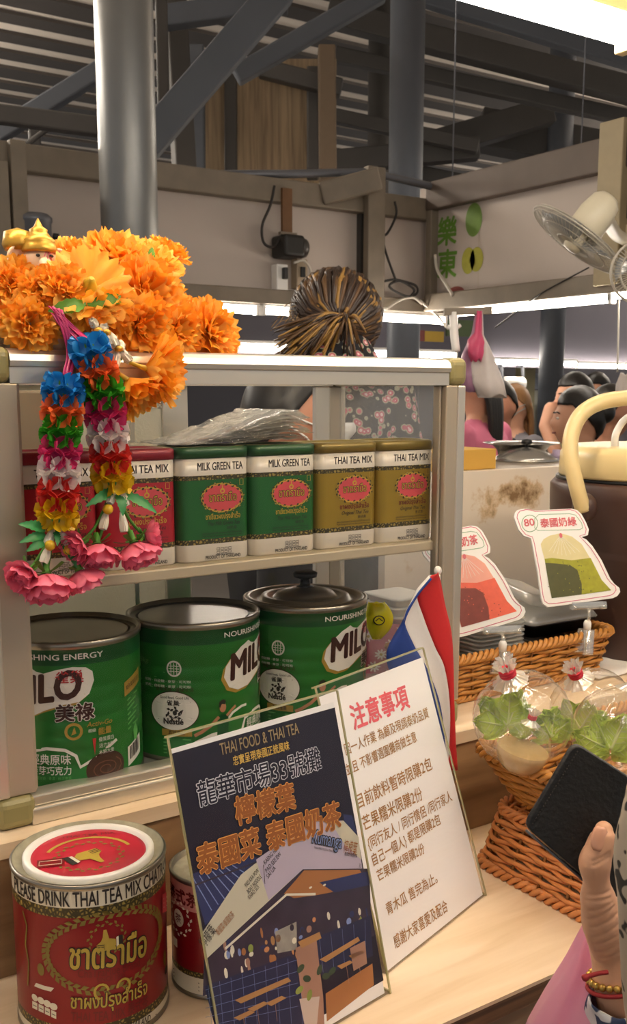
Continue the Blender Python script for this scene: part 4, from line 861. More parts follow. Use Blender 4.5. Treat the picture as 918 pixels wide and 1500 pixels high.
def jasmine(root, p, q, r=.0055):
    p, q = V(p), V(q); b = MB(); d = (q - p); ax, u, w_ = frame(d); L = d.length
    for i in range(5): petal(b, p, ax, u, w_, 2 * pi * i / 5, 1.0, 1.75, L, r * .62, M_JAS, 0, 0, 6, 4, .03)
    b.tube([p, p + d * .45, p + d * .85], [r * .4, r * .75, r * .25], M_JAS, 8); o = b.build('jasmine_bud', root, world=True)
def rose(root, c, Rr, ax):
    ax, u, w_ = frame(ax); b = MB()
    for k, (e0, e1, q, n, wd) in enumerate(((.15, 1.0, 1.2, 5, .68), (.5, 1.4, 1.2, 5, .68), (.7, 1.6, 1.1, 4, .6), (1.05, 1.85, 1.0, 3, .5), (1.3, 1.95, .9, 3, .36))):
        for i in range(n): petal(b, c, ax, u, w_, 2 * pi * (i + .4 * k) / n + rf.uniform(-.2, .2), e0 + rf.uniform(-.15, .1), e1, Rr * q, Rr * wd, M_ROSE2, Rr * .05, rf.uniform(0, 6), 8, 9, .05, 1, .5)
    o = b.build('rose', root, world=True)
    s = MB()
    for i in range(5): petal(s, c - ax * Rr * .05, ax, u, w_, 2 * pi * i / 5, -.1, -.5, Rr * .8, Rr * .10, M_STEMG, 0, 0, 6, 3, .05)
    s.tube([c - ax * Rr * .55, c - ax * Rr * .2, c], [.003, .0035, .005], M_STEMG, 8); s.build('calyx', o, world=True)
YG = .952
GY = lambda u, v, y=YG: hit(u, v, 1, y)
KG = (GY(100, 650) - EYE).dot(FW) / 1500
NM = ['blue', 'orange', 'green', 'pink', 'white', 'red', 'yellow']
for name, path, lab, ribs, leaves, buds, roses, beads in (
    ('hanging_garland', [(93, 555), (91, 620), (87, 690), (83, 768)], 'left rainbow flower garland, hanging lower, ending in pink roses',
     [[(84, 452), (97, 490), (103, 520), (97, 550)]], [((66, 776), (27, 768), .006), ((66, 782), (28, 795), .005), ((68, 790), (38, 808), .0055), ((86, 786), (112, 832), .0055), ((80, 776), (84, 800), .004)],
     [((78, 774), (68, 800)), ((88, 774), (98, 800)), ((72, 798), (63, 826)), ((103, 806), (110, 828))], [((68, 842), 34, (-.15, -.45, -1)), ((42, 838), 24, (-.8, -.5, -.4)), ((116, 836), 27, (.3, -.3, -1))], [(73, 799), (100, 806)]),
    ('hanging_garland', [(128, 498), (138, 530), (150, 570), (156, 620), (161, 665), (166, 714)], 'right rainbow flower garland, hanging higher, ending in pink roses',
     [[(76, 450), (95, 470), (112, 485), (126, 497)], [(80, 460), (92, 478), (108, 490), (122, 503)]], [((168, 716), (125, 742), .0055), ((176, 722), (230, 752), .006), ((170, 718), (180, 756), .0065)],
     [((168, 714), (160, 738)), ((174, 714), (186, 742)), ((156, 748), (150, 776)), ((178, 750), (182, 780))], [((142, 798), 28, (-.1, -.45, -1)), ((118, 796), 22, (-.9, -.4, -.3)), ((196, 796), 31, (.15, -.45, -1)), ((212, 786), 20, (.9, -.4, .1))], [(158, 746)])):
    t = thing(name, lab, 'garland', GY(*path[0]), group='rainbow garlands hanging on the cabinet')
    strand(t, [GY(u, v) for u, v in path], NM)
    b = MB()
    for r_ in ribs:
        q = bez([GY(u, v, .968 if i < 3 else .955) for i, (u, v) in enumerate(r_)], 6)
        b.grid([[p + V((x * .0045, -.002 * abs(x), -.001 * x)) for x in (-1, -.5, 0, .5, 1)] for p in q], M_RIB); b.tube(q, .0018, M_RIB, 6)
    b.build('ribbon', t, world=True, solid=.0006)
    for a, c, wd in leaves:
        b = MB(); leaf(b, GY(*a), GY(*c, YG - .012), wd, M_LEAFD, (.1, -1, .4), .10, .12, 14); b.build('leaf', t, world=True)
    for a, c in buds: jasmine(t, GY(*a), GY(*c, YG - .006))
    for p in beads: b = MB(); b.ell(GY(*p, YG - .008), (.0052,) * 3, M_BEAD); b.build('bead', t, world=True)
    b = MB(); e = GY(*path[-1])
    for (u, v), r_, ax in roses: b.tube(bez([e, GY(u * .5 + path[-1][0] * .5, v - r_ * 1.3), GY(u, v)], 6), .0016, M_STEMG, 6)
    b.build('stem', t, world=True)
    for (u, v), r_, ax in roses: rose(t, GY(u, v - r_ * .02, YG - .008), r_ * KG * 1.18, ax)
# a short jasmine string falling from the bunch over the rail
js = thing('jasmine_string', 'short string of white jasmine buds with gold beads over the cabinet rail', 'flowers', hit(150, 480, 1, .962))
for a, c in (((141, 480), (134, 468)), ((146, 482), (158, 478)), ((150, 490), (162, 506)), ((160, 488), (172, 508)), ((172, 512), (168, 536)), ((174, 512), (192, 530)), ((176, 500), (178, 514))): jasmine(js, hit(*a, 1, .966), hit(*c, 1, .958), .0065)
for p in ((144, 484), (156, 487), (174, 511)): b = MB(); b.lathe([(.001, -.003), (.004, -.002), (.0045, .001), (.002, .003)], M_GLD, hit(*p, 1, .958), 12); b.build('bead', js, world=True)
b = MB(); b.tube([hit(x, y, 1, .968) for x, y in ((144, 484), (156, 490), (174, 511), (178, 528))], .0010, M_STEMG, 6); b.build('thread', js, world=True)
# ------------------------------------------------------------------ wicker baskets
M_WICK = mat('wicker', '#b57a35', .45, 0, .25, 120); M_WICK2 = mat('wicker_orange', '#c98148', .4, 0, .25, 120); M_WICKD = mat('wicker_stake', '#8a5a26', .5, 0, .2, 120)
def perim(w_, d, r, n=200):
    pts = rrect(w_, d, r, 10); pts = [V((x, y)) for x, y in pts]; k = len(pts); seg = [(pts[(i + 1) % k] - pts[i]).length for i in range(k)]; tot = sum(seg); out = []; i = 0; acc = 0
    for j in range(n):
        t = tot * j / n
        while acc + seg[i] < t: acc += seg[i]; i += 1
        out.append(pts[i].lerp(pts[(i + 1) % k], (t - acc) / seg[i]))
    return out, tot
def wicker(name, label, loc, w0, d0, w1, d1, h, rows, stakes, m, flip=False, rotz=0, group='wicker baskets', r0=.03, r1=.035, tr=.0033):
    """w0 x d0 at the base, w1 x d1 at the rim, height h; flip = standing on its rim"""
    t = thing(name, label, 'basket', loc, (0, 0, rotz), group)
    n = stakes * 4; A, L0 = perim(w0, d0, r0, n); B, L1 = perim(w1, d1, r1, n)
    Zf = lambda s: h * (1 - s) if flip else h * s
    def pt(j, s, off):
        p = A[j % n].lerp(B[j % n], s ** .8); q = A[(j + 1) % n].lerp(B[(j + 1) % n], s ** .8) - A[(j - 1) % n].lerp(B[(j - 1) % n], s ** .8); q.normalize()
        return V((p.x + q.y * off, p.y - q.x * off, Zf(s)))
    b = MB()
    for k in range(rows):
        s = (k + .7) / (rows + .4)
        b.tube([pt(j, s + .012 * sin(j * 1.7 + k), tr * .9 * cos(pi * (j / 4 + k))) for j in range(n)], tr * .92, m, 6, closed=True)
    for j in range(0, n, 4): b.tube([pt(j, s / 6, 0) for s in range(7)], tr * .7, M_WICKD, 5)
    b.build('weave', t)
    b = MB()
    for (s, rad) in ((1.0, tr * 1.5), (.03, tr * 1.1)):
        for q in range(3):
            pts = []
            for j in range(n * 2):
                a = 2 * pi * q / 3 + j / (n * 2) * 2 * pi * int(n / 3.2); p0 = pt(j // 2, s, 0).lerp(pt(j // 2 + 1, s, 0), .5 * (j % 2)); p1 = pt(j // 2, s, rad * 1.1).lerp(pt(j // 2 + 1, s, rad * 1.1), .5 * (j % 2))
                o = p1 - p0; pts.append(p0 + o * cos(a) + V((0, 0, rad * 1.1 * sin(a))))
            b.tube(pts, rad * .75, m, 6, closed=True)
    b.build('rim', t)
    b = MB(); zb = Zf(.05)
    for i in range(int(w0 / .012)):
        x = -w0 / 2 + .008 + i * .012; b.tube([(x, -d0 / 2 + .004, zb), (x, d0 / 2 - .004, zb)], .0026, m, 5)
    for i in range(int(d0 / .008)):
        y = -d0 / 2 + .006 + i * .008; b.tube([(x_, y, zb + .003 * (1 if (i + k) % 2 else -1)) for k, x_ in enumerate([-w0 / 2 + .004 + q * (w0 - .008) / 14 for q in range(15)])], .0024, m, 5)
    b.build('base', t)
    return t
bkz = ST + .004
wicker('wicker_basket', 'long brown wicker basket on the step, holding lids and trays', (1.095, 1.125, bkz), .335, .155, .36, .185, .064, 9, 26, M_WICK, r0=.02, r1=.022)
wicker('wicker_basket', 'orange wicker basket turned upside down on the counter under another basket', (1.0, .745, .004), .285, .245, .315, .285, .075, 13, 26, M_WICK2, True)
wicker('wicker_basket', 'wicker basket holding bags of lettuce, stacked on an upturned basket', (1.0, .745, .088), .25, .215, .325, .292, .062, 11, 26, M_WICK)

# ------------------------------------------------------------------ lids and trays in the long basket
M_LID = film('clear_lid_plastic', '#f1f1ee', .70, .15, .2, 60, .5, milky=.30)
M_TRAYB = mat('black_tray', '#1b1a18', .3, 0, .1)
def lid(label, p):
    t = thing('plastic_dish', label, 'tray', p, group='stacked clear lids in the basket')
    b = MB(); R_ = lambda k, z: [(x, y, z) for x, y in rrect(.098 - 2 * k, .12 - 2 * k, .012)]
    b.loft([R_(0, 0), R_(0, .0022), R_(.003, .003), R_(.006, .0055), R_(.02, .0058)], M_LID); b.build('tray', t)
    return t
lx = hit(712, 960, 1, 1.09).x
l0 = lid('lowest clear plastic lid of the stack at the left end of the long basket', (lx, 1.115, bkz + .012))
for i in range(1, 15): dup(l0, (lx + .0008 * (i % 3), 1.115, bkz + .012 + i * .0064), 'clear plastic lid in the stack at the left end of the long basket' if i < 14 else 'topmost clear plastic lid of the stack, under the red tea card')
for o in COL.objects:
    if o.name.startswith('plastic_dish') and 0 < l0.location.z < o.location.z and 'topmost' not in o['label']: o['label'] = 'clear plastic lid in the stack at the left end of the long basket'
def tray(label, p, rz, clear):
    t = thing('food_tray', label, 'tray', p, (R(4), 0, rz), 'black food trays in the long basket')
    R_ = lambda k, z: [(x, y, z) for x, y in rrect(.15 - 2 * k, .10 - 2 * k, .012)]
    b = MB(); b.loft([R_(.012, 0), R_(.002, .020), R_(0, .021), R_(0, .023), R_(.004, .023), R_(.013, .004)], M_TRAYB, cap1=True); b.build('base', t)
    if clear: b = MB(); b.loft([R_(-.001, .0235), R_(.003, .030), R_(.012, .034), R_(.02, .035)], M_LID); b.build('clear_cover', t)
    return t
tp = hit(800, 930, 1, 1.12)
for i, (lab, c, rz) in enumerate((('lowest black food tray in the right half of the long basket', 0, 0), ('middle black food tray in the right half of the long basket', 0, .03), ('black food tray with a clear cover on top of its stack in the long basket', 1, -.04))):
    tray(lab, (tp.x, 1.13, bkz + .010 + i * .0245), rz, c)
b = MB(); b.loft([[(x, y, z) for x, y in rrect(.12 - 2 * k, .09 - 2 * k, .012)] for k, z in ((0, 0), (.002, .012), (.010, .016))], M_LID)
o = b.build('clear_box_cover'); o.location = (tp.x - .01, 1.165, bkz + .105); o.rotation_euler = (R(18), R(14), .3); tag(o, 'loose clear box cover lying askew behind the card clip on the trays', 'lid')

# ------------------------------------------------------------------ clear bags of salad
M_BAG = film('clear_bag', '#fffffc', .95, .05, .45, 30, .55, milky=.055); M_BAGK = film('bag_gather', '#f7f3ea', .45, .15, .6, 60, .5, milky=.35); M_BAND = mat('red_band', '#c41f35', .4)
M_LET = mat('lettuce', '#d2e768', .5, 0, .22, 40, trans=.45); M_LETL = mat('lettuce_pale', '#e0eaa4', .45, 0, .2, 40, trans=.35)
rb = random.Random(3)
def knotted_bag(label, c, Rb, ax, sq=.95, group='knotted clear bags of lettuce', fill=None, name='knotted_bag', neck=1.22):
    ax, u, w_ = frame(ax); c = V(c); t = thing(name, label, 'bag', c, group=group); n = 64; ph = rb.uniform(0, 6)
    prof = [(.02, -.96), (.35, -.93), (.62, -.80), (.83, -.58), (.96, -.30), (1.0, 0), (.97, .26), (.87, .50), (.70, .72), (.50, .88), (.30, 1.02), (.16, 1.12), (.10, neck)]
    def ring(r, z, amp):
        o = []
        for j in range(n):
            a = 2 * pi * j / n; k = 1 + amp * (sin(9 * a + ph) + .7 * sin(17 * a + 2 * ph + z * 2) + .5 * sin(5 * a - ph))
            o.append(c + (u * cos(a) + w_ * sin(a)) * r * Rb * k + ax * z * Rb * sq)
        return o
    b = MB(); b.loft([ring(r, z, .010 + .05 * max(0, z) ** 2) for r, z in prof], M_BAG, cap0=True, cap1=False); b.build('film', t, world=True)
    b = MB(); b.loft([ring(.36, .985, .05), ring(.28, 1.04, .07), ring(.16, 1.12, .10), ring(.095, neck, .12), ring(.10, neck + .06, .14), ring(.17, neck + .2, .2), ring(.20, neck + .30, .25)], M_BAGK, cap0=False, cap1=False); b.build('gathered_neck', t, world=True)
    b = MB(); cc = c + ax * neck * Rb * sq + ax * .02 * Rb
    for k in range(3): b.tube([cc + ax * (k - 1) * .05 * Rb + (u * cos(2 * pi * j / 16) + w_ * sin(2 * pi * j / 16)) * .135 * Rb for j in range(16)], .04 * Rb, M_BAND, 6, closed=True)
    b.build('rubber_band', t, world=True)
    if fill:
        b = MB(); b.loft([ring(r * .96, z, 0) for r, z in prof if z <= fill], mat('dressing', '#c8a878', .1, 0, .2, 40, trans=.2) if name == 'sauce_bag' else M_BAG, cap1=True); b.build('dressing', t, world=True)
    return t
def lettuce(label, c, Rl, toward, seed, n=7):
    r = random.Random(seed); t = thing('lettuce_bunch', label, 'lettuce', c, group='lettuce bunches in the bags'); ax, u, w_ = frame(toward); Rl *= .72
    up2 = (V((0, 0, 1)) - ax * ax.z).normalized(); side = up2.cross(ax)
    for i in range(n):
        b = MB(); a = -1.5 + 3.0 * (i + .5) / n + r.uniform(-.25, .25); d = up2 * cos(a) + side * sin(a) + ax * r.uniform(-.35, .45); d.normalize(); s = d.cross(ax).normalized(); nn = s.cross(d); L = Rl * r.uniform(.85, 1.1); ph = r.uniform(0, 6); G = []
        for k in range(13):
            q = k / 12; hw = Rl * .62 * sin(pi * min(.93, .12 + q * .8)) ; row = []
            for j in range(17):
                x = j / 8 - 1; ed = max(abs(x) ** 3, max(0, q - .6) * 2.2); row.append(V(c) - up2 * Rl * .55 + ax * Rl * (.25 * ((i * 3) % n) / n - .15) + d * L * 1.35 * q * (1 - .12 * x * x) + s * x * hw + nn * (.25 * Rl * q * q - .3 * hw * x * x + ed * Rl * .30 * sin(j * 2.1 + k * 1.3 + ph)) + d * ed * Rl * .05 * cos(j * 2.9 + ph))
            G.append(row)
        b.grid(G, M_LET); mid = [G[k][8] + nn * .0008 for k in range(11)]; b.tube(mid, [Rl * .035 * (1 - k / 12) + .0006 for k in range(11)], M_LETL, 6)
        for k in range(2, 10, 2):
            for sd in (1, -1): b.tube([G[k][8] + nn * .0006, G[min(k + 1, 12)][8 + sd * 3] + nn * .0008, G[min(k + 2, 12)][8 + sd * 5] + nn * .0006], .0004, M_LETL, 4)
        b.build('leaf', t, world=True)
    return t
b1 = dep(765, 1052, 1.20); knotted_bag('big clear lettuce bag at the left of the basket, small sauce bag showing inside', b1, .058, V((-.45, -.05, .9)))
lettuce('green lettuce at the left inside the left salad bag', dep(744, 1042, 1.205), .043, -FW + V((-.25, 0, .35)), 1, 8); lettuce('green lettuce at the right inside the left salad bag, behind the wallet corner', dep(805, 1062, 1.205), .036, -FW + V((.3, 0, .1)), 2, 6)
knotted_bag('small knotted bag of dressing inside the left salad bag', dep(766, 1096, 1.172), .031, V((.12, -.2, .97)), 1.0, None, .15, 'sauce_bag', 1.25)
b = MB(); b.ell(dep(775, 1118, 1.165), (.014, .008, .005), mat('chilli', '#c43c3a', .35)); tag(b.build('chilli_slice'), 'red chilli slice at the bottom of the small dressing bag', 'chilli')
b2 = dep(868, 1040, 1.335); knotted_bag('clear bag of lettuce at the back of the basket, by the card clip', b2, .056, V((-.55, 0, .83)))
lettuce('pale lettuce inside the back salad bag', dep(850, 1050, 1.335), .040, -FW + V((-.3, 0, .3)), 3)
b3 = dep(906, 1075, 1.20); knotted_bag('clear bag of lettuce at the right frame edge, in front of another bag', b3, .056, V((.25, -.1, .95)))
lettuce('green lettuce inside the salad bag at the right frame edge', dep(893, 1075, 1.20), .045, -FW + V((-.1, 0, .3)), 4, 8)

# ------------------------------------------------------------------ picture cards on clear clips
M_CARD = mat('card_white', '#f3f1ee', .4, 0, .01); M_CPINK = mat('card_rose', '#c8557a', .5); M_CGRN = mat('card_green', '#7fa98a', .5); M_CTXT = mat('card_text', '#d0646e', .5)
M_CLIP = film('clip_plastic', '#f6f6f2', .65, .08, .2, 40, .5, milky=.15)
Qc = lambda x, y: (650 + x / 3.425, 540 + y / 3.425)
OUT = [(352, 745), (356, 725), (368, 710), (400, 702), (425, 704), (450, 712), (540, 707), (640, 702), (668, 710), (690, 730), (712, 770), (727, 808), (722, 835), (690, 845), (715, 858), (745, 890), (790, 960), (835, 1055), (855, 1080), (880, 1100), (884, 1120), (870, 1140), (850, 1150), (700, 1172), (560, 1192), (520, 1195), (497, 1180), (488, 1150), (470, 1020), (440, 862), (435, 850), (400, 838), (375, 808)]
INN = [(485, 880), (500, 855), (530, 838), (585, 826), (640, 842), (690, 880), (735, 955), (790, 1060), (838, 1112), (700, 1132), (540, 1152), (525, 1080), (505, 960), (490, 905)]
def card(label, S, AF, txt, num, liq, dark, foam):
    t = thing('picture_card', label, 'card', S.o, group='drink picture cards'); A2 = lambda p: Qc(*AF(*p)); b = MB(); st = [S.st(*A2(p)) for p in OUT]
    f = [S.xyz(a, c, 0) for a, c in st]; g = [S.xyz(a, c, -.004) for a, c in st]; k = len(f); tr = tessellate_polygon([[V((a, c, 0)) for a, c in st]])
    b.add(f, [tuple(x) for x in tr], M_CARD); b.add(g, [tuple(reversed(x)) for x in tr], M_CARD); b.add(f + g, [(i, i + k, (i + 1) % k + k, (i + 1) % k) for i in range(k)], M_CARD)
    cx_ = sum(a for a, c in OUT) / k
    def inset(p, q): return [(a + (cx - a) * q, c + (cy - c) * q) for (a, c), (cx, cy) in zip(p, [(600, 1000) if c > 850 else (540, 775) for a, c in p])]
    b.line([A2(p) for p in inset(OUT, .075)], .0011, M_CPINK, S, .0003, closed=True)
    b.line([A2(p) for p in [(455, 752), (475, 732), (630, 728), (660, 735), (690, 775), (695, 800), (680, 808), (470, 812), (455, 800)]], .0010, M_CGRN, S, .0003, closed=True)
    b.line([A2((430 + 40 * cos(i * pi / 10), 777 + 42 * sin(i * pi / 10))) for i in range(20)], .0012, M_CGRN, S, .0003, closed=True)
    b.text(num, A2((405, 792)), A2((455, 786)), M_CTXT, S, .016, bold=.03, lift=.0006); b.text(txt, A2((486, 794)), A2((665, 784)), M_CTXT, S, .0155, bold=.03, lift=.0006)
    b.poly([A2(p) for p in INN], foam, S, .0003)
    b.poly([A2(p) for p in [(504, 955), (540, 950), (640, 962), (735, 950), (790, 1060), (838, 1112), (700, 1132), (540, 1152), (525, 1080)]], liq, S, .0005)
    b.poly([A2(p) for p in [(507, 975), (560, 978), (630, 985), (668, 1010), (690, 1080), (690, 1133), (540, 1152), (525, 1080)]], dark, S, .0007)
    for i in range(8): b.line([A2((583, 836)), A2((525 + i * 22, 940 - abs(i - 3.5) * 6))], .0005, M_CARD, S, .0009)
    b.oval(S.st(*A2((585, 838))), .0025, .004, M_CTXT, S, .0010, 12)
    for i in range(60):
        x, y = rb.uniform(520, 770), rb.uniform(965, 1120); b.oval(S.st(*A2((x, y))), .0008, .0008, dark if i % 3 else liq, S, .0009 + i * 1e-6, 6) if x < 560 + (y - 800) * .7 else None
    b.build('printed_board', t, world=True); return t
def clip(label, S, j, top, base, wd=.03):
    """top clamp under the card edge, ball joint, clamp on the basket rim"""
    d = (j - EYE).dot(FW); t = thing('card_clip', label, 'clip', j, group='clear card clips on the basket rim'); b = MB(); e = S.e; n = S.n; p = V(top)
    b.obox(p - e * wd / 2 - n * .009, e * wd, S.f * .010, n * .003, M_CLIP); b.obox(p - e * wd / 2 + n * .002, e * wd, S.f * .008, n * .003, M_CLIP); b.tube([p - e * wd * .5, p + e * wd * .5], .003, M_CLIP, 8)
    for s in (-1, 1): b.tube([p + e * s * wd * .33, p + e * s * wd * .5 + n * .004], .0035, M_CLIP, 8)
    b.tube([p, (p + j) / 2 + n * .004, j], .0028, M_CLIP, 8); b.build('top_clamp', t, world=True)
    b = MB(); b.lathe([(.001, -.008), (.0055, -.007), (.006, .004), (.004, .008), (.001, .009)], M_WHITE, j, 16); b.build('ball_joint', t, world=True)
    b = MB(); q = V(base); G = lambda o: bez([j + V((0, 0, -.006)) + o, j.lerp(q, .5) + o * 1.4, q + o * 1.8], 6)
    for o in (V((0, -.004, 0)), V((0, .007, 0))): b.grid([[p_ + RT * x for x in (-.008, 0, .008)] for p_ in G(o)], M_CLIP)
    b.tube([j.lerp(q, .5) - RT * .009, j.lerp(q, .5) + RT * .009], .003, M_CLIP, 8); b.build('rim_clamp', t, world=True, solid=.0018)
    return t
eh = (RT * .985 + FH * .17).normalized(); ln = R(22); uv = (FH * sin(ln) + V((0, 0, cos(ln)))).normalized(); cn = eh.cross(uv); cn = cn if cn.dot(EYE) < 0 or True else cn
if cn.dot(EYE - hit(835, 880, 1, 1.03)) < 0: cn = -cn
S2c = Plane(hit(850, 884, 1, 1.035), eh, cn)
import mathutils
def affine(src, dst):
    M_ = Matrix([[x, y, 1] for x, y in src]).inverted(); ax_ = M_ @ V([d[0] for d in dst]); ay_ = M_ @ V([d[1] for d in dst]); return lambda x, y: (ax_.dot(V((x, y, 1))), ay_.dot(V((x, y, 1))))
card('white die-cut card showing a green milk tea in a bag, priced 80', S2c, lambda x, y: (x, y), '泰國奶綠', '80', mat('print_matcha', '#9a9a1c', .5, 0, .3, 120), mat('print_matcha_dark', '#4a4b1e', .5, 0, .3, 120), mat('print_foam', '#d9cf9d', .5, 0, .1, 60))
S1c = Plane(hit(745, 930, 1, 1.025), eh, cn)
card('white die-cut card showing a red milk tea in a bag, partly behind the cabinet post', S1c, affine([(725, 800), (850, 1150), (560, 1192)], [(230, 885), (380, 1258), (110, 1340)]), '泰國奶茶', '80', mat('print_tea', '#e0604a', .5, 0, .15, 120), mat('print_tea_dark', '#7a2f28', .5, 0, .3, 120), mat('print_tea_foam', '#eda898', .5, 0, .1, 60))
clip('clear clip holding the green tea card on the long basket rim', S2c, hit(860, 916, 1, 1.028), S2c.xyz(*S2c.st(862, 890)), hit(855, 958, 1, 1.020), .055)
clip('clear clip holding the red tea card on the long basket rim', S1c, hit(736, 947, 1, 1.024), S1c.xyz(*S1c.st(735, 926)), hit(734, 990, 1, 1.016), .055)

# ------------------------------------------------------------------ big insulated dispenser
M_BRW = mat('dispenser_brown', '#4a342d', .4, 0, .06, 10); dc = dep(962, 700, 1.76); dr = .168
dp = thing('drink_dispenser', 'brown insulated drink dispenser with cream lid and handle, at the right', 'dispenser', (dc.x, dc.y, ST))
def sq(r, z, e=.82):
    o = []
    for j in range(56):
        a = 2 * pi * j / 56; c_, s_ = cos(a), sin(a); o.append((dc.x + r * math.copysign(abs(c_) ** e, c_), dc.y + r * math.copysign(abs(s_) ** e, s_), z))
    return o
lz0 = hit(830, 706, 0, dc.x - dr * .8).z
lz0 = dep(850, 707, 1.64).z; lz1 = dep(850, 657, 1.64).z; gz = dep(850, 815, 1.64).z
b = MB(); b.loft([sq(dr * .93, ST), sq(dr * .95, ST + .01), sq(dr * .97, gz - .012), sq(dr * .99, gz - .006), sq(dr * .975, gz), sq(dr * .985, gz + .004), sq(dr, lz0 - .03), sq(dr, lz0 - .012), sq(dr * .96, lz0 - .004)], M_BRW); b.build('body', dp, world=True)
b = MB(); b.loft([sq(dr * .95, lz0 - .005), sq(dr * .95, lz0 + .002)], M_BLACK); b.build('seal', dp, world=True)
b = MB(); b.loft([sq(dr * .97, lz0 + .002, 1), sq(dr * .985, lz0 + .006, 1), sq(dr * .975, lz1 - .012, 1), sq(dr * .94, lz1 - .003, 1), sq(dr * .86, lz1, 1), sq(dr * .5, lz1 + .001, 1), sq(.001, lz1 + .001, 1)], M_CREAM, cap1=False)
lid_ = b.build('lid', dp, world=True)
for a in (3.6, 4.1, 4.6): 
    b = MB(); b.ell((dc.x + dr * .78 * cos(a), dc.y + dr * .78 * sin(a), lz1 + .002), (.018, .012, .004), M_CREAM); b.build('lid_catch', lid_, world=True)
b = MB(); b.tube(bez([dep(x, y, z) for x, y, z in ((900, 660, 1.70), (902, 635, 1.70), (918, 612, 1.71), (945, 603, 1.72), (975, 603, 1.73), (1002, 616, 1.75), (1012, 645, 1.76), (1012, 662, 1.76))], 6), .006, M_WHITE, 8); b.build('lid_handle', lid_, world=True)
b = MB(); hp = bez([dep(x, y, z) for x, y, z in ((854, 748, 1.610), (845, 715, 1.600), (836, 675, 1.600), (836, 640, 1.605), (850, 608, 1.61), (878, 590, 1.62), (918, 583, 1.63), (968, 582, 1.65), (1020, 586, 1.68), (1062, 602, 1.71), (1083, 640, 1.73), (1085, 690, 1.74), (1072, 745, 1.74))], 8); b.tube(hp, [.0125] * len(hp), M_CREAM, 14); b.build('carrying_handle', dp, world=True)
for p in ((856, 744, 1.618), (1070, 742, 1.75)):
    b = MB(); b.ell(dep(*p), (.02, .02, .024), M_BRW); b.build('handle_mount', dp, world=True)

# ------------------------------------------------------------------ stained back panel and what stands on it
def stained():
    m = bpy.data.materials.new('stained_panel'); m.use_nodes = True; nt = m.node_tree; N = nt.nodes; L = nt.links; b = N['Principled BSDF']; b.inputs['Roughness'].default_value = .5
    tc = N.new('ShaderNodeTexCoord'); n = N.new('ShaderNodeTexNoise'); n.inputs['Scale'].default_value = 14; n.inputs['Detail'].default_value = 9; n.inputs['Roughness'].default_value = .65; L.new(tc.outputs['Object'], n.inputs['Vector'])
    sx = N.new('ShaderNodeSeparateXYZ'); L.new(tc.outputs['Object'], sx.inputs[0])
    def band(out, c, w_):
        a = N.new('ShaderNodeMath'); a.operation = 'SUBTRACT'; L.new(out, a.inputs[0]); a.inputs[1].default_value = c; q = N.new('ShaderNodeMath'); q.operation = 'ABSOLUTE'; L.new(a.outputs[0], q.inputs[0])
        r = N.new('ShaderNodeMapRange'); r.inputs['From Min'].default_value = 0; r.inputs['From Max'].default_value = w_; r.inputs['To Min'].default_value = 1; r.inputs['To Max'].default_value = 0; L.new(q.outputs[0], r.inputs[0]); return r.outputs[0]
    p = hit(775, 722, 1, 1.55); k = N.new('ShaderNodeMath'); k.operation = 'MULTIPLY'; L.new(band(sx.outputs[2], p.z, .055), k.inputs[0]); L.new(band(sx.outputs[0], p.x, .30), k.inputs[1])
    s = N.new('ShaderNodeMath'); s.operation = 'ADD'; L.new(n.outputs['Fac'], s.inputs[0]); s2 = N.new('ShaderNodeMath'); s2.operation = 'MULTIPLY'; L.new(k.outputs[0], s2.inputs[0]); s2.inputs[1].default_value = .26; L.new(s2.outputs[0], s.inputs[1])
    cr = N.new('ShaderNodeValToRGB'); cr.color_ramp.elements[0].position = .62; cr.color_ramp.elements[0].color = srgb('#f0e3d2'); cr.color_ramp.elements[1].position = .80; cr.color_ramp.elements[1].color = srgb('#8a6a45'); e = cr.color_ramp.elements.new(.70); e.color = srgb('#d8bd98')
    L.new(s.outputs[0], cr.inputs[0]); L.new(cr.outputs[0], b.inputs['Base Color']); return m
pz = hit(755, 687, 1, 1.55).z; b = MB(); b.box(1.22, 2.9, 1.55, 1.57, FZ, pz, stained()); b.box(1.36, 2.9, 1.57, 1.85, pz - .02, pz, M_ALU_D)
struct(b.build('wall_panel'))
p = hit(672, 684, 1, 1.58); q = hit(727, 657, 1, 1.58); b = MB(); b.box(p.x - .06, q.x, 1.58, 1.72, pz, q.z, mat('yellow_card_box', '#d2a54a', .6, 0, .06, 20)); yb = b.build('cardboard_box', bevel=.002); tag(yb, 'low yellow box on the ledge behind the stained panel', 'box')
M_SS = mat('stainless', '#b9b6b0', .25, .9, .1, 20)
p = hit(770, 683, 1, 1.72); b = MB(); b.lathe([(.075, pz), (.077, pz + .003), (.07, pz + .010), (.045, pz + .024), (.012, pz + .032), (.001, pz + .033)], M_SS, (p.x, p.y, 0), 40); b.lathe([(.004, pz + .032), (.004, pz + .038), (.014, pz + .042), (.012, pz + .050), (.001, pz + .052)], M_BLACK, (p.x, p.y, 0), 20); tag(b.build('pan_lid'), 'stainless pan lid on the ledge beside the yellow box', 'lid')
p = hit(742, 655, 1, 1.85); zq = p.z; b = MB(); b.lathe([(.055, pz + .0), (.06, pz + .03), (.075, zq + .008), (.092, zq + .012), (.092, zq + .014), (.073, zq + .011), (.05, pz + .01), (.001, pz + .008)], M_SS, (p.x, 1.80, 0), 36); tag(b.build('steel_pan'), 'shallow steel pan with a rim on the ledge behind the pan lid', 'pan')
p = hit(815, 680, 1, 1.68); b = MB(); b.lathe([(.012, pz), (.013, pz + .018), (.011, pz + .02), (.011, pz + .026), (.001, pz + .027)], mat('purple_cap', '#a392ad', .4), (p.x, p.y, 0), 20); tag(b.build('small_jar'), 'tiny lilac jar on the ledge next to the dispenser', 'jar')
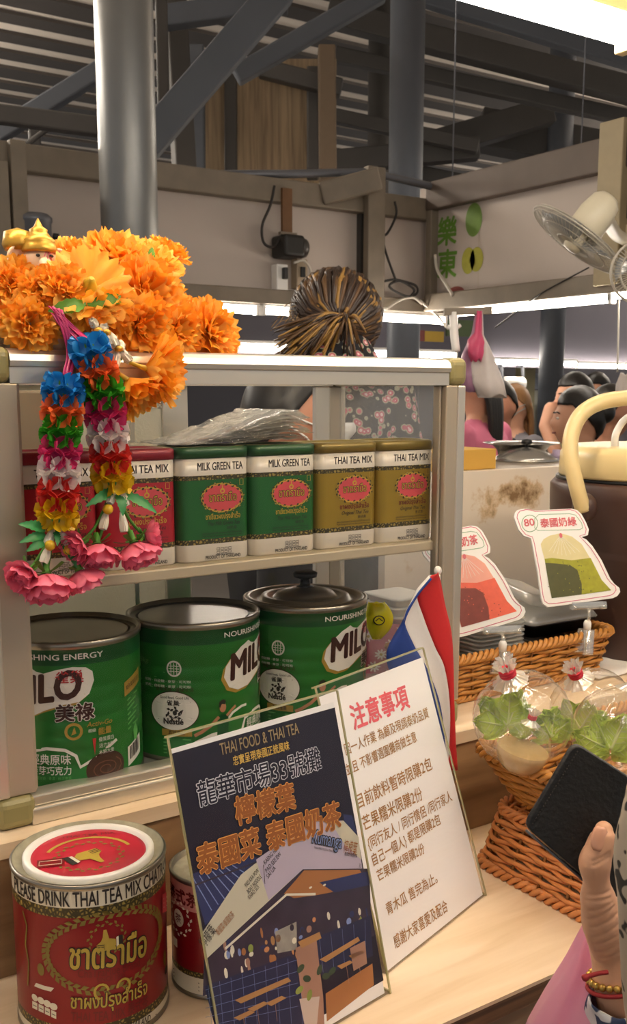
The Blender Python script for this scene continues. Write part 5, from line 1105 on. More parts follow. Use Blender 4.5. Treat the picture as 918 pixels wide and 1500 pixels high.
b = MB(); p = hit(880, 985, 2, ST + .001); b.grid([[p + V((.02 * i - .04, .025 * j - .03, .003 + .002 * sin(i * 2 + j))) for j in range(6)] for i in range(8)], mat('white_napkin', '#e6e0da', .7)); tag(b.build('paper_napkin', solid=.002), 'white paper napkin lying on the step behind the salad bags', 'napkin')
# ------------------------------------------------------------------ things inside the cabinet behind the tins
M_PACK = film('crinkled_film', '#fbfaf6', .78, .12, .7, 55, .5, milky=.12)
rp = random.Random(9)
pk = thing('plastic_bag_pack', 'crinkled pack of clear plastic sleeves lying on top of the green tins', 'bag', hit(340, 640, 1, 1.08))
ztop_ = SHZ + TH + .001
for k in range(9):
    x0, x1 = hit(238, 650, 1, 1.05).x + k * .003, hit(432 + rp.uniform(-6, 8), 650, 1, 1.05).x; z1 = ztop_ + .003 + k * .0042; G = []
    for i in range(24):
        s = i / 23; x = x0 + (x1 - x0) * s; zz = ztop_ + .0015 + (z1 - ztop_) * min(1, s * 1.25) * (1 if s < .92 else 1 - (s - .92) * 2.5)
        G.append([V((x + .003 * sin(j * 3 + k), 1.022 + .10 * j / 7 + .003 * sin(i + k), zz + rp.uniform(-.0012, .0012) + .001 * sin(j * 2 + k * 3))) for j in range(8)])
    b = MB(); b.grid(G, M_PACK); b.build('sleeve', pk, world=True, solid=.0004)
p = hit(193, 640, 1, 1.17); b = MB(); b.lathe([(.026, SHZ), (.031, SHZ + .11), (.034, SHZ + .112), (.034, SHZ + .122), (.030, SHZ + .126), (.001, SHZ + .128)], film('tub_plastic', '#efe9d8', .75, .2, 0, 40, .45, milky=.4), (p.x, 1.17, 0), 28, cap1=False); tag(b.build('plastic_tub'), 'lidded translucent plastic tub behind the red tins', 'tub')
p0 = hit(32, 575, 1, 1.2).x; p1 = hit(68, 575, 1, 1.2).x; b = MB(); b.box(p0 - .03, p1, 1.15, 1.20, SHZ, hit(40, 572, 1, 1.15).z, mat('beige_box', '#b3a68c', .5, 0, .05)); o = b.build('storage_box', bevel=.003); tag(o, 'beige storage box at the left end of the cabinet shelf, behind the red tin', 'box')
# right of the cans: floral cloth pack, yellow sachet, ribbed white trays
M_FLOR = mat('rose_cloth', '#b4566a', .6, 0, .15, 40); M_FLW = mat('cloth_flower_white', '#e6d8cf', .6); M_YBAG = mat('yellow_sachet', '#d9d01f', .25, 0, .1, 40)
SF = Plane(hit(575, 985, 1, 1.14), RT, V((0, -1, .12)))
b = MB(); pts = [(545, 880), (585, 882), (625, 905), (640, 940), (640, 1010), (535, 1010), (530, 940)]
st = [SF.st(*q) for q in pts]; f = [SF.xyz(a, c, 0) for a, c in st]; g = [SF.xyz(a, c, -.03) for a, c in st]; n = len(f); b.add(f + g, [tuple(range(n))[::-1], tuple(range(n, 2 * n))] + [(i, (i + 1) % n, (i + 1) % n + n, i + n) for i in range(n)], M_FLOR)
for x, y in ((548, 975), (558, 948), (573, 925), (600, 960), (616, 925), (570, 990), (590, 900), (540, 910)):
    c = SF.st(x, y)
    for k in range(9): a = 2 * pi * k / 9; b.oval((c[0] + .0055 * cos(a), c[1] + .0055 * sin(a)), .0045, .0016, M_FLW, SF, .0008 + k * 2e-5, 8, rot=a)
    b.oval(c, .0025, .0025, M_YEL, SF, .0012, 8)
tag(b.build('floral_cloth_pack', recalc=True), 'folded rose cloth pack printed with white daisies, right of the cans in the cabinet', 'cloth')
c = hit(551, 910, 1, 1.10); b = MB(); G = []
for i in range(13):
    q = i / 12; hw = (.018 * sin(pi * min(1, .18 + q * .75)) + .002) ; G.append([c + RT * (hw * cos(a) + .004 * sin(3 * q)) + FH * (.011 * sin(pi * min(1, .1 + q * .85)) * sin(a)) + V((0, 0, .026 - .05 * q + .0015 * sin(5 * a))) for a in [2 * pi * j / 20 for j in range(20)]])
b.loft(G, M_YBAG); S_ = Flat(lambda a, c2, l: c + RT * a - FH * (.0112 + l) + V((0, 0, c2))); b.oval((.003, .004), .008, .007, M_INK, S_, .0010, 20); b.oval((.003, .004), .0065, .0055, M_YBAG, S_, .0013, 20); b.line([(-.002, .003), (.003, .007), (.008, .003)], .0014, M_INK, S_, .0016, px=False)
tag(b.build('yellow_sachet'), 'shiny yellow sachet with a round dark mark, tucked beside the right can', 'sachet')
c = hit(592, 880, 1, 1.17)
for i in range(9):
    b = MB(); zz = Z0 + .017 + i * .0135; b.loft([[(c.x + x, 1.185 + y, z) for x, y in rrect(.07 - 2 * k, .08 - 2 * k, .01)] for k, z in ((.004, zz), (0, zz + .010), (-.003, zz + .0105), (-.003, zz + .0125), (.006, zz + .0128))], mat('foam_white', '#d8d4cb', .6, 0, .04))
    tag(b.build('foam_tray'), 'topmost white ribbed tray of the stack inside the cabinet' if i == 8 else 'white ribbed tray in the stack inside the cabinet, behind the flag', 'tray', 'white trays stacked in the cabinet')

# ------------------------------------------------------------------ people
M_SK = mat('skin', '#d09a7c', .5, 0, .05, 15); M_SKD = mat('skin_tan', '#a8745a', .5, 0, .05, 15); M_HAIR = mat('hair_black', '#17130f', .45, 0, .2, 60); M_JEAN = mat('dark_trousers', '#26262c', .8, 0, .1)
def keep_main(me):
    bm = bmesh.new(); bm.from_mesh(me); seen = set(); best = []
    for v in bm.verts:
        if v in seen: continue
        st = [v]; comp = []; seen.add(v)
        while st:
            q = st.pop(); comp.append(q)
            for e in q.link_edges:
                o = e.other_vert(q)
                if o not in seen: seen.add(o); st.append(o)
        if len(comp) > len(best): best = comp
    kill = set(bm.verts) - set(best); bmesh.ops.delete(bm, geom=list(kill), context='VERTS'); bm.to_mesh(me); bm.free()
def person(label, hc, yaw, shirt, skin=M_SK, hair='short', sleeve=1, arms=((.02, .0), (.02, .0)), mask=None, hs=1.0, hairm=M_HAIR, group='people at the market', build_=1.0, raised=None):
    """hc = head centre; yaw = facing direction in the ground plane (radians)"""
    f = V((cos(yaw), sin(yaw), 0)); l = V((-f.y, f.x, 0)); zf = FZ; t = thing('person', label, 'person', (hc.x, hc.y, zf), group=group)
    k = hs; Pn = {}; E = []; Rd = {}
    def nd(n, p, r): Pn[n] = V(p); Rd[n] = r * build_ if n not in ('neck', 'head') else r
    up = V((0, 0, 1)); nd('neck', hc - up * .13 * k - f * .012, .052 * k); nd('head', hc - up * .05 * k, .06 * k); nd('chest', hc - up * .30 * k - f * .03, .125 * k); nd('belly', hc - up * .50 * k - f * .02, .125 * k); nd('hip', hc - up * .68 * k - f * .02, .135 * k)
    E += [('hip', 'belly', 's'), ('belly', 'chest', 's'), ('chest', 'neck', 'n'), ('neck', 'head', 'h')]
    for s, nm in ((1, 'L'), (-1, 'R')):
        sh = hc - up * .215 * k - f * .03 + l * s * .165 * k; nd('sh' + nm, sh, .062 * k); E.append(('chest', 'sh' + nm, 's'))
        if raised == nm: el = sh - up * .24 * k + f * .13 + l * s * .03; wr = hc - up * .13 * k + f * .17 * k + l * s * .02; hd = hc - up * .045 * k + f * .135 * k + l * s * .01
        else: el = sh - up * .27 * k + l * s * .05 - f * .03; wr = el - up * .17 * k + f * .17 * k - l * s * .03; hd = wr - up * .03 + f * .08 * k
        nd('el' + nm, el, .042 * k); nd('wr' + nm, wr, .029 * k); nd('hd' + nm, hd, .034 * k); E += [('sh' + nm, 'el' + nm, 's'), ('el' + nm, 'wr' + nm, 's' if sleeve > 1 else 'n'), ('wr' + nm, 'hd' + nm, 'n')]
        hp = Pn['hip'] - up * .06 + l * s * .085 * k; ft = V((hp.x, hp.y, zf + .05)); kn = hp.lerp(ft, .48) + f * .02; nd('hp' + nm, hp, .085 * k); nd('kn' + nm, kn, .058 * k); nd('an' + nm, ft, .04 * k); nd('to' + nm, ft + f * .14 - up * .01, .035 * k); E += [('hip', 'hp' + nm, 'j'), ('hp' + nm, 'kn' + nm, 'j'), ('kn' + nm, 'an' + nm, 'j'), ('an' + nm, 'to' + nm, 'j')]
    b = MB(); limb = lambda a, c, ra, rc: (b.tube([a + (c - a) * (q / 6) for q in range(7)], [ra + (rc - ra) * q / 6 for q in range(7)], skin, 16), b.ell(a, (ra,) * 3, skin), b.ell(c, (rc,) * 3, skin))
    for a, c, g in E:
        if 'chest' in (a, c) and g == 's' or a in ('hip', 'belly') and g == 's': continue
        limb(Pn[a], Pn[c], Rd[a], Rd[c]) if a not in ('chest', 'hip') else limb(Pn[a].lerp(Pn[c], .2), Pn[c], Rd[c] * 1.3, Rd[c])
    T_ = [(Pn['hip'] - up * .11, .10, .155), (Pn['hip'], .115, .175), (Pn['belly'].lerp(Pn['hip'], .4), .105, .155), (Pn['belly'], .10, .148), (Pn['chest'].lerp(Pn['belly'], .45), .108, .158), (Pn['chest'], .112, .175), (Pn['chest'] + up * .06, .10, .185), (hc - up * .20 * k - f * .03, .075, .165), (hc - up * .165 * k - f * .025, .058, .095), (hc - up * .13 * k - f * .015, .05, .055)]
    b.loft([[p + (f * dx * cos(a) + l * dy * sin(a)) * k * build_ for a in [2 * pi * q / 32 for q in range(32)]] for p, dx, dy in T_], skin)
    # head with brow, nose, chin and ears in the same surface
    def hpnt(th, ph, gx=1.0):
        d = f * cos(ph) * cos(th) + l * cos(ph) * sin(th) + up * sin(ph); fr = max(0, cos(th)) * max(0, cos(ph)); x, y, z = .093, .074, .115
        q = V((0, 0, 0)) + f * x * cos(ph) * cos(th) + l * y * cos(ph) * sin(th) + up * z * sin(ph)
        if sin(ph) < -.1: q -= l * (q.dot(l)) * .30 * min(1, (-sin(ph) - .1) * 1.6); q += f * .012 * (-sin(ph)) * (cos(th) > 0)
        nz = math.exp(-((th / .16) ** 2)) * math.exp(-(((ph + .12) / .20) ** 2)); q += f * .024 * nz
        q += f * .005 * math.exp(-((th / .5) ** 2)) * math.exp(-(((ph - .22) / .12) ** 2)) - f * .006 * math.exp(-(((abs(th) - .38) / .16) ** 2)) * math.exp(-(((ph - .06) / .10) ** 2)) + f * .006 * math.exp(-((th / .3) ** 2)) * math.exp(-(((ph + .48) / .09) ** 2))
        q += l * math.copysign(1, sin(th)) * .014 * math.exp(-(((abs(th) - 1.68) / .17) ** 2)) * math.exp(-(((ph + .02) / .26) ** 2))
        return hc + q * k * gx
    NT, NP = 44, 30; G = [[hpnt(2 * pi * j / NT - pi, -pi / 2 + .04 + (pi - .08) * i / NP) for j in range(NT)] for i in range(NP + 1)]; b.loft(G, skin)
    tmp = b.build('tmp'); rm = tmp.modifiers.new('r', 'REMESH'); rm.mode = 'VOXEL'; rm.voxel_size = .0105 * k; rm.use_smooth_shade = True; sm = tmp.modifiers.new('s', 'SMOOTH'); sm.iterations = 2; sm.factor = .4
    me = bpy.data.meshes.new_from_object(tmp.evaluated_get(bpy.context.evaluated_depsgraph_get())); bpy.data.objects.remove(tmp); me.name = 'body'
    keep_main(me); me.materials.clear(); [me.materials.append(m) for m in (skin, shirt, M_JEAN)]
    segs = [(Pn[a], Pn[c], {'s': 1, 'n': 0, 'h': 0, 'j': 2}[g]) for a, c, g in E if g != 'h' and not (a == 'chest' and c == 'neck')]
    segs += [(Pn['chest'], Pn['chest'].lerp(Pn['neck'], .55), 1), (Pn['chest'].lerp(Pn['neck'], .8), hc + up * .1, 0), (Pn['shL'], Pn['shR'], 1), (hc - up * .06, hc + f * .05, 0)]
    for p in me.polygons:
        c = p.center; best = (9, 0)
        for a, e, g in segs:
            ae = e - a; s = max(0, min(1, (c - a).dot(ae) / max(ae.length_squared, 1e-9))); dd = (c - a - ae * s).length
            if dd < best[0]: best = (dd, g)
        p.material_index = best[1]; p.use_smooth = True
    off = V((hc.x, hc.y, zf))
    for v in me.vertices: v.co -= off
    o = bpy.data.objects.new('body', me); COL.objects.link(o); o.parent = t
    b = MB()
    for s in (1, -1):
        c = hpnt(s * .36, .06); b.ell(c + f * .001, (.008 * k, .008 * k, .006 * k), mat('eye_white', '#d9d0c6', .3)); b.ell(c + f * .005, (.0045 * k,) * 3, M_HAIR); b.tube([hpnt(s * .18, .24) + f * .002, hpnt(s * .38, .28) + f * .002, hpnt(s * .58, .22) + f * .002], .0028 * k, M_HAIR, 5)
    b.build('eyes', t, world=True); b = MB(); b.tube([hpnt(x, -.46) + f * .001 for x in (-.28, -.14, 0, .14, .28)], .0038 * k, mat('lips', '#9a5a50', .5), 6); b.build('lips', t, world=True)
    if hair == 'none': return t
    def hairline(th): return {'short': .52, 'long': .50, 'bun': .5}[hair] * (1 if abs(th) < 1.1 else 1 - (abs(th) - 1.1) * 1.5)
    b = MB(); G = []
    for i in range(15):
        row = []
        for j in range(NT + 1):
            th = 2 * pi * j / NT - pi; p0 = max(-.55 if hair == 'short' else -.75, hairline(th)); ph = p0 + (pi / 2 - .03 - p0) * i / 14; q = hpnt(th, ph, 1.0); row.append(hc + (q - hc) * (1.05 + .10 * math.sin(min(1, i / 5) * pi / 2)) - f * .004 + up * .003 + V((noise.noise(q * 60),) * 3) * .004)
        G.append(row)
    b.grid(G, hairm)
    if hair == 'long':
        pts = [hc - f * .085 * k + up * .02, hc - f * .115 * k - up * .08 * k, hc - f * .125 * k - up * .22 * k, hc - f * .12 * k - up * .36 * k, hc - f * .10 * k - up * .46 * k]
        for q in range(7): w_ = (q - 3) * .013 * k; b.tube(bez([p + l * w_ * (1.3 - .2 * i) + f * .006 * abs(q - 3) for i, p in enumerate(pts)], 5), [.02 * k * (1 - .035 * i) for i in range(21)], hairm, 8)
    if hair == 'bun': b.ell(hc - f * .10 * k + up * .03 * k, (.045 * k,) * 3, hairm)
    b.build('hair', t, world=True, solid=.004)
    if mask:
        b = MB(); G = [[hpnt(-1.05 + 2.1 * j / 14, -.62 + .60 * i / 8, 1.07) + f * .012 * math.exp(-(((-1.05 + 2.1 * j / 14) / .5) ** 2)) for j in range(15)] for i in range(9)]; b.grid(G, mask); o = b.build('face_mask', t, world=True, solid=.002)
        for s in (1, -1):
            b = MB(); b.tube([hpnt(s * 1.05, -.08, 1.07), hpnt(s * 1.4, .02, 1.06), hpnt(s * 1.72, .12, 1.10)], .0018, mask, 5); b.tube([hpnt(s * 1.05, -.55, 1.07), hpnt(s * 1.4, -.25, 1.06), hpnt(s * 1.75, -.05, 1.10)], .0018, mask, 5)
            b.build('mask_strap', t, world=True)
    return t
vy = math.atan2(FH.y, FH.x)        # looking away from the viewer
M_PINKS = mat('pink_shirt', '#c96c86', .8, 0, .06, 20); M_BLKS = mat('black_shirt', '#1d1c20', .85, 0, .1, 20); M_GREYS = mat('grey_shirt', '#77747a', .85, 0, .08, 20); M_GRNS = mat('green_shirt', '#3f6456', .85, 0, .1, 20); M_DKBR = mat('dark_brown_shirt', '#2e2422', .85, 0, .1, 20); M_OLV = mat('olive_shirt', '#6e6242', .85, 0, .1, 20)
M_MASKB = mat('mask_blue', '#a9c4c6', .7, 0, .03); M_MASKW = mat('mask_white', '#e3e1dd', .7, 0, .03); M_BROWNH = mat('hair_brown', '#5a3d28', .5, 0, .2, 60); M_BLOND = mat('hair_light_brown', '#8a6238', .5, 0, .2, 60)
person('woman in a pink shirt with long dark hair down her back, beside the cabinet corner', dep(697, 566, 4.6), vy + .9, M_PINKS, hair='long')
person('man in a black t-shirt standing beside the woman in pink', dep(731, 598, 5.0), vy + 2.6, M_BLKS, M_SKD)
person('person with light brown hair, a pale blue face mask and a grey shirt', dep(752, 596, 6.0), vy + 2.0, M_GREYS, hair='long', hairm=M_BLOND, mask=M_MASKB, sleeve=2)
person('tall man with short black hair in an olive shirt, hand raised to his mouth', dep(840, 585, 5.3), vy + 1.9, M_OLV, hair='short', raised='L', hs=1.05)
person('woman with black hair in a dark brown top, in front of the tall man', dep(846, 615, 4.1), vy + 1.5, M_DKBR, hair='bun', sleeve=2)
person('person with black hair at the far back, behind the tall man', dep(872, 578, 6.2), vy + 2.2, M_GREYS)
person('person in a green shirt with black hair, framed by the dispenser handle', dep(893, 606, 4.7), vy - 1.5, M_GRNS, M_SKD, hair='bun')
person('masked figure with short black hair, standing in for a reflection in the cabinet glass', dep(428, 618, 1.88), vy - 1.4, M_BLKS, M_SKD, mask=M_MASKW, sleeve=2, hs=.86, group='stall workers behind the cabinet')  # solid figure put in place of people mirrored in the glass

# worker with pinned-up hair, seen from behind
def floral():
    m = bpy.data.materials.new('floral_cloth'); m.use_nodes = True; nt = m.node_tree; N = nt.nodes; L = nt.links; b = N['Principled BSDF']; b.inputs['Roughness'].default_value = .8
    tc = N.new('ShaderNodeTexCoord'); v = N.new('ShaderNodeTexVoronoi'); v.inputs['Scale'].default_value = 48; L.new(tc.outputs['Object'], v.inputs['Vector'])
    cr = N.new('ShaderNodeValToRGB'); cr.color_ramp.interpolation = 'CONSTANT'; cr.color_ramp.elements[0].color = srgb('#e8c9c4'); cr.color_ramp.elements[1].position = .48; cr.color_ramp.elements[1].color = srgb('#15141a'); e = cr.color_ramp.elements.new(.2); e.color = srgb('#c25a6e'); e2 = cr.color_ramp.elements.new(.36); e2.color = srgb('#a9a48a')
    L.new(v.outputs['Distance'], cr.inputs[0]); L.new(cr.outputs[0], b.inputs['Base Color']); return m
hb = dep(492, 466, 2.5)
wk = person('stall worker seen from behind, brown hair pinned up, black floral collar', hb, vy + .25, floral(), hair='none', hairm=M_BROWNH, sleeve=2, hs=.86, group='stall workers behind the cabinet')
rh = random.Random(21); fw_ = V((cos(vy + .25), sin(vy + .25), 0)); lf = V((-fw_.y, fw_.x, 0)); gat = dep(506, 468, 2.37)
HM = [mat('hair_strand_dark', '#2f2016', .4, 0, .2, 60), mat('hair_strand_mid', '#5b4024', .4, 0, .2, 60), mat('hair_strand_gold', '#9a7438', .4, 0, .2, 60)]
b = MB()
for i in range(330):                               # crown hair swept over the head to the gather point
    a = -2.1 + 4.2 * (i + rh.random()) / 330; a0 = a * .9; s0 = (RT * sin(a) + V((0, 0, 1)) * cos(a) + FH * rh.uniform(.05, .7)).normalized(); g = (gat - hb).normalized(); lay = rh.uniform(1.0, 1.06); p = []
    for k in range(8):
        s = (k / 7) ** 1.1; d = (s0 * (1 - s) + g * s + (RT * -.35 - V((0, 0, .55))) * sin(pi * s) * .55).normalized(); q = hb + V((0, 0, .006)) + V((d.x * .100, d.y * .100, d.z * .102)) * (1 + .16 * sin(pi * min(1, s * 1.05)) * .5) * lay; p.append(q if k < 7 else gat)
    b.tube(p, [.0042, .0052, .0055, .0055, .005, .0045, .004, .003], HM[0] if rh.random() < .62 else HM[1] if rh.random() < .7 else HM[2], 5)
b.ell(hb + V((0, 0, .006)), (.098, .098, .100), HM[0], n=28, k=18)
b.build('pinned_hair', wk, world=True)
b = MB()
for i in range(170):                               # loose tail fanning to the left and down
    e = dep(rh.triangular(394, 545, 410), rh.uniform(478, 532), 2.36 + rh.uniform(-.03, .03)); m_ = gat.lerp(e, .45) + V((0, 0, rh.uniform(.004, .026))) - FH * .02
    b.tube(bez([gat + V((rh.uniform(-.008, .008), 0, rh.uniform(-.012, .012))), m_, e], 5), [.0045 * (1 - .05 * k) for k in range(11)], rh.choice(HM), 5)
for i in range(22):
    e = dep(rh.uniform(396, 440), rh.uniform(455, 505), 2.42); s_ = dep(rh.uniform(430, 450), rh.uniform(440, 475), 2.44); b.tube(bez([s_, s_.lerp(e, .5) + V((0, 0, .012)), e], 5), .0008, rh.choice(HM), 4)
b.build('loose_tail', wk, world=True)

b = MB(); cc = dep(484, 512, 2.47); b.loft([[cc + V((q * cos(a), q * .9 * sin(a), z_ + .006 * sin(5 * a))) for a in [2 * pi * j / 40 for j in range(40)]] for q, z_ in ((.150, -.06), (.120, -.02), (.100, .012), (.090, .032), (.082, .030))], floral(), False, False); b.build('collar', wk, world=True)
# ------------------------------------------------------------------ hand with wallet
M_HSK = mat('hand_skin', '#e3b090', .45, 0, .06, 40, bump=.25, bscale=90); M_NAIL = mat('nail', '#dca68c', .25, 0, .02)
hp_ = thing('person', 'customer at the right edge holding a black wallet, beaded bracelet, patterned sleeve', 'person', dep(930, 1500, .80), group='customer at the counter')
b = MB(); D = dep
def joint(nodes):
    P = bez([p for p, r in nodes], 5); n = len(nodes) - 1; rr = []
    for i in range(len(P)):
        q = i / 5; a = min(int(q), n - 1); x = q - a; x = x * x * (3 - 2 * x); rr.append(nodes[a][1] * (1 - x) + nodes[a + 1][1] * x)
    b.tube(P, rr, M_HSK, 24); b.ell(P[0], (rr[0],) * 3, M_HSK); b.ell(P[-1], (rr[-1],) * 3, M_HSK)
k_ = 1.0                                           # skin radii shrink under subdivision
joint([(D(902, 1390, .800), .0190 * k_), (D(887, 1354, .788), .0180 * k_), (D(876, 1318, .777), .0136 * k_), (D(873, 1290, .771), .0100 * k_), (D(871, 1264, .768), .0122 * k_), (D(878, 1242, .767), .0106 * k_), (D(883, 1226, .767), .0098 * k_), (D(884, 1216, .768), .0070 * k_)])
joint([(D(990, 1700, .86), .036 * k_), (D(945, 1560, .825), .030 * k_), (D(914, 1450, .805), .0230 * k_), (D(909, 1418, .802), .0220 * k_), (D(912, 1380, .804), .027 * k_), (D(922, 1340, .806), .029 * k_), (D(926, 1302, .812), .021 * k_), (D(926, 1282, .814), .012 * k_)])
for a in (((928, 1278, .812), (912, 1252, .824), (884, 1243, .822), (862, 1240, .819)), ((930, 1302, .814), (912, 1284, .829), (880, 1276, .824), (856, 1272, .820)), ((930, 1326, .814), (912, 1314, .829), (884, 1309, .824), (864, 1306, .820)), ((926, 1350, .812), (908, 1343, .824), (888, 1340, .821), (872, 1338, .818))):
    joint([(D(*a[0]), .0105 * k_), (D(*a[1]), .0092 * k_), (D(*a[2]), .0083 * k_), (D(*a[3]), .0062 * k_)])
joint([(D(896, 1372, .798), .020), (D(906, 1345, .802), .022), (D(920, 1316, .808), .018)])
joint([(D(884, 1330, .784), .0125), (D(902, 1318, .797), .0115), (D(922, 1300, .808), .012)])
tmp = b.build('tmp'); rm = tmp.modifiers.new('r', 'REMESH'); rm.mode = 'VOXEL'; rm.voxel_size = .0013; rm.use_smooth_shade = True; sm = tmp.modifiers.new('s', 'SMOOTH'); sm.iterations = 4; sm.factor = .5
me = bpy.data.meshes.new_from_object(tmp.evaluated_get(bpy.context.evaluated_depsgraph_get())); bpy.data.objects.remove(tmp); me.name = 'hand_and_forearm'; keep_main(me)
me.materials.clear(); me.materials.append(M_HSK)
cre = [(D(868, 1268, .757), D(893, 1256, .757)), (D(868, 1262, .757), D(893, 1250, .757)), (D(862, 1312, .765), D(893, 1305, .765)), (D(858, 1318, .770), D(890, 1312, .770)), (D(862, 1333, .772), D(893, 1318, .772)), (D(862, 1348, .772), D(897, 1324, .772)), (D(866, 1358, .775), D(902, 1334, .775)), (D(869, 1372, .778), D(904, 1346, .778)), (D(871, 1384, .780), D(905, 1360, .780)), (D(874, 1398, .782), D(906, 1374, .782)), (D(878, 1410, .782), D(906, 1390, .782))]
for v in me.vertices:                               # skin creases at the thumb joint and over the ball of the thumb
    for a, c in cre:
        ac = c - a; s = max(0, min(1, (v.co - a).dot(ac) / ac.length_squared)); q = a + ac * s; dd = v.co - q; dd -= FW * dd.dot(FW)
        g = math.exp(-(dd.length / .0011) ** 2) * (1 if (v.co - q).dot(FW) < .02 else 0)
        if g > .02: v.co += FW * .0010 * g
for v in me.vertices: v.co -= hp_.location
for p in me.polygons: p.use_smooth = True
o = bpy.data.objects.new('hand_and_forearm', me); COL.objects.link(o); o.parent = hp_
b = MB(); nc = D(878, 1229, .7578); tx = (D(884, 1213, .76) - D(878, 1245, .758)).normalized(); sx = tx.cross(-FW).normalized(); G = []
for i in range(9):
    row = []
    for j in range(9):
        x, y = j / 4 - 1, i / 4 - 1; w_ = math.sqrt(max(0, 1 - max(0, abs(y) - .2) ** 2 * 1.2)); row.append(nc + sx * x * w_ * .0060 + tx * y * .0088 + FW * (.0022 * x * x + .0015 * max(0, y) ** 2) - FW * .0008)
    G.append(row)
b.grid(G, M_NAIL); b.build('thumb_nail', hp_, world=True, solid=.0008)
b = MB()
for i in range(26):
    a = 2 * pi * i / 26; c = D(907, 1426, .802) + RT * .0235 * cos(a) - FW * .0235 * sin(a) + UP * (.004 * cos(a) - .002); b.ell(c, (.0030,) * 3, mat('gold_bead', '#c9a455', .25, .7, .1), n=10, k=6)
b.build('beaded_bracelet', hp_, world=True)
b = MB(); b.tube([D(907, 1438, .802) + RT * .0245 * cos(a) - FW * .0245 * sin(a) + UP * .006 * cos(a) for a in [2 * pi * i / 30 for i in range(30)]], .0018, mat('red_cord', '#a3262c', .6), 8, closed=True)
b.tube(bez([D(890, 1424, .776), D(876, 1426, .775), D(862, 1430, .774), D(853, 1434, .773)], 6), [.0018] * 13 + [.0022, .0026, .0028, .0028, .0026, .0018], mat('red_cord', '#a3262c', .6), 8); b.build('red_cord_bracelet', hp_, world=True)
def spotted(name, base, spot, sc, th):
    m = bpy.data.materials.new(name); m.use_nodes = True; nt = m.node_tree; N = nt.nodes; L = nt.links; b_ = N['Principled BSDF']; b_.inputs['Roughness'].default_value = .85
    tc = N.new('ShaderNodeTexCoord'); v = N.new('ShaderNodeTexNoise'); v.inputs['Scale'].default_value = sc; v.inputs['Detail'].default_value = 1; L.new(tc.outputs['Object'], v.inputs['Vector']); cr = N.new('ShaderNodeValToRGB'); cr.color_ramp.elements[0].position = th; cr.color_ramp.elements[0].color = srgb(base); cr.color_ramp.elements[1].position = th + .03; cr.color_ramp.elements[1].color = srgb(spot); L.new(v.outputs['Fac'], cr.inputs[0]); L.new(cr.outputs[0], b_.inputs['Base Color']); return m
def sleeve(name, pts, rad, m, amp=.04):
    b = MB(); P = bez(pts, 6); n = len(P); G = []
    for i, p in enumerate(P):
        t_ = (P[min(i + 1, n - 1)] - P[max(i - 1, 0)]).normalized(); u = (RT - t_ * RT.dot(t_)).normalized(); w2 = t_.cross(u); r = rad[0] + (rad[1] - rad[0]) * i / (n - 1)
        G.append([p + (u * cos(a) + w2 * sin(a)) * r * (1 + amp * sin(3 * a + i * .5) + amp * .6 * sin(7 * a - i * .8)) for a in [2 * pi * j / 40 for j in range(40)]])
    b.loft(G, m, name == 'loose_sleeve', False); return b.build(name, hp_, world=True, solid=.0015)
sleeve('cuff', [D(918, 1448, .800), D(925, 1490, .812), D(950, 1560, .825), D(990, 1690, .855)], (.029, .045), spotted('navy_white_cloth', '#dcdce0', '#3a4666', 60, .52), .07)
sleeve('loose_sleeve', [D(1260, 760, .60), D(1150, 900, .62), D(1040, 1080, .65), D(994, 1220, .66), D(986, 1330, .67), D(990, 1480, .69), D(1010, 1640, .74)], (.042, .031), spotted('spotted_cloth', '#a59a8c', '#2a2724', 70, .60), .03)

# wallet
M_LEA = mat('black_leather', '#191a1c', .45, 0, .12, 80, bump=.5, bscale=260)
wl = thing('wallet', 'black leather wallet held in the hand at the right', 'wallet', D(850, 1200, .79))
def slab(name, px, z0, z1, rnd=.006):
    b = MB(); c = [D(x, y, z0) for x, y in px]; out = []
    n = len(c)
    for i in range(n):
        p, a, e = c[i], (c[i - 1] - c[i]).normalized(), (c[(i + 1) % n] - c[i]).normalized()
        for k in range(5): s = k / 4; q0 = p + a * rnd * (1 - s); q1 = p + e * rnd * s; out.append(q0.lerp(q1, s) if 0 else (p + a * rnd * (1 - s) ** 2 + e * rnd * s ** 2))
    d = FW * (z1 - z0); cen = sum(out, V((0, 0, 0))) / len(out); R2 = lambda q, t: [cen + (p - cen) * q + d * t for p in out]
    b.loft([R2(.965, -.06), R2(.985, .04), R2(1, .35), R2(1, .65), R2(.985, .96), R2(.965, 1.06)], M_LEA); return b, cen
b, cen = slab('f', [(841, 1086), (767, 1210), (900, 1324), (985, 1178)], .781, .788, .008)
b.build('front_flap', wl, world=True)
b, _ = slab('b', [(850, 1098), (776, 1217), (902, 1332), (990, 1192)], .7895, .797, .006); b.build('back_panel', wl, world=True)
b = MB(); a_, e_ = D(846, 1100, .7795), D(778, 1210, .7795)
for i in range(26): s = i / 26; b.tube([a_.lerp(e_, s), a_.lerp(e_, s + .022)], .0004, M_INK, 4)
b.build('stitching', wl, world=True)
b = MB(); b.tube([D(770, 1216, .789), D(840, 1277, .789), D(900, 1330, .789)], .0012, M_STEEL, 6); b.build('spine_edge', wl, world=True)

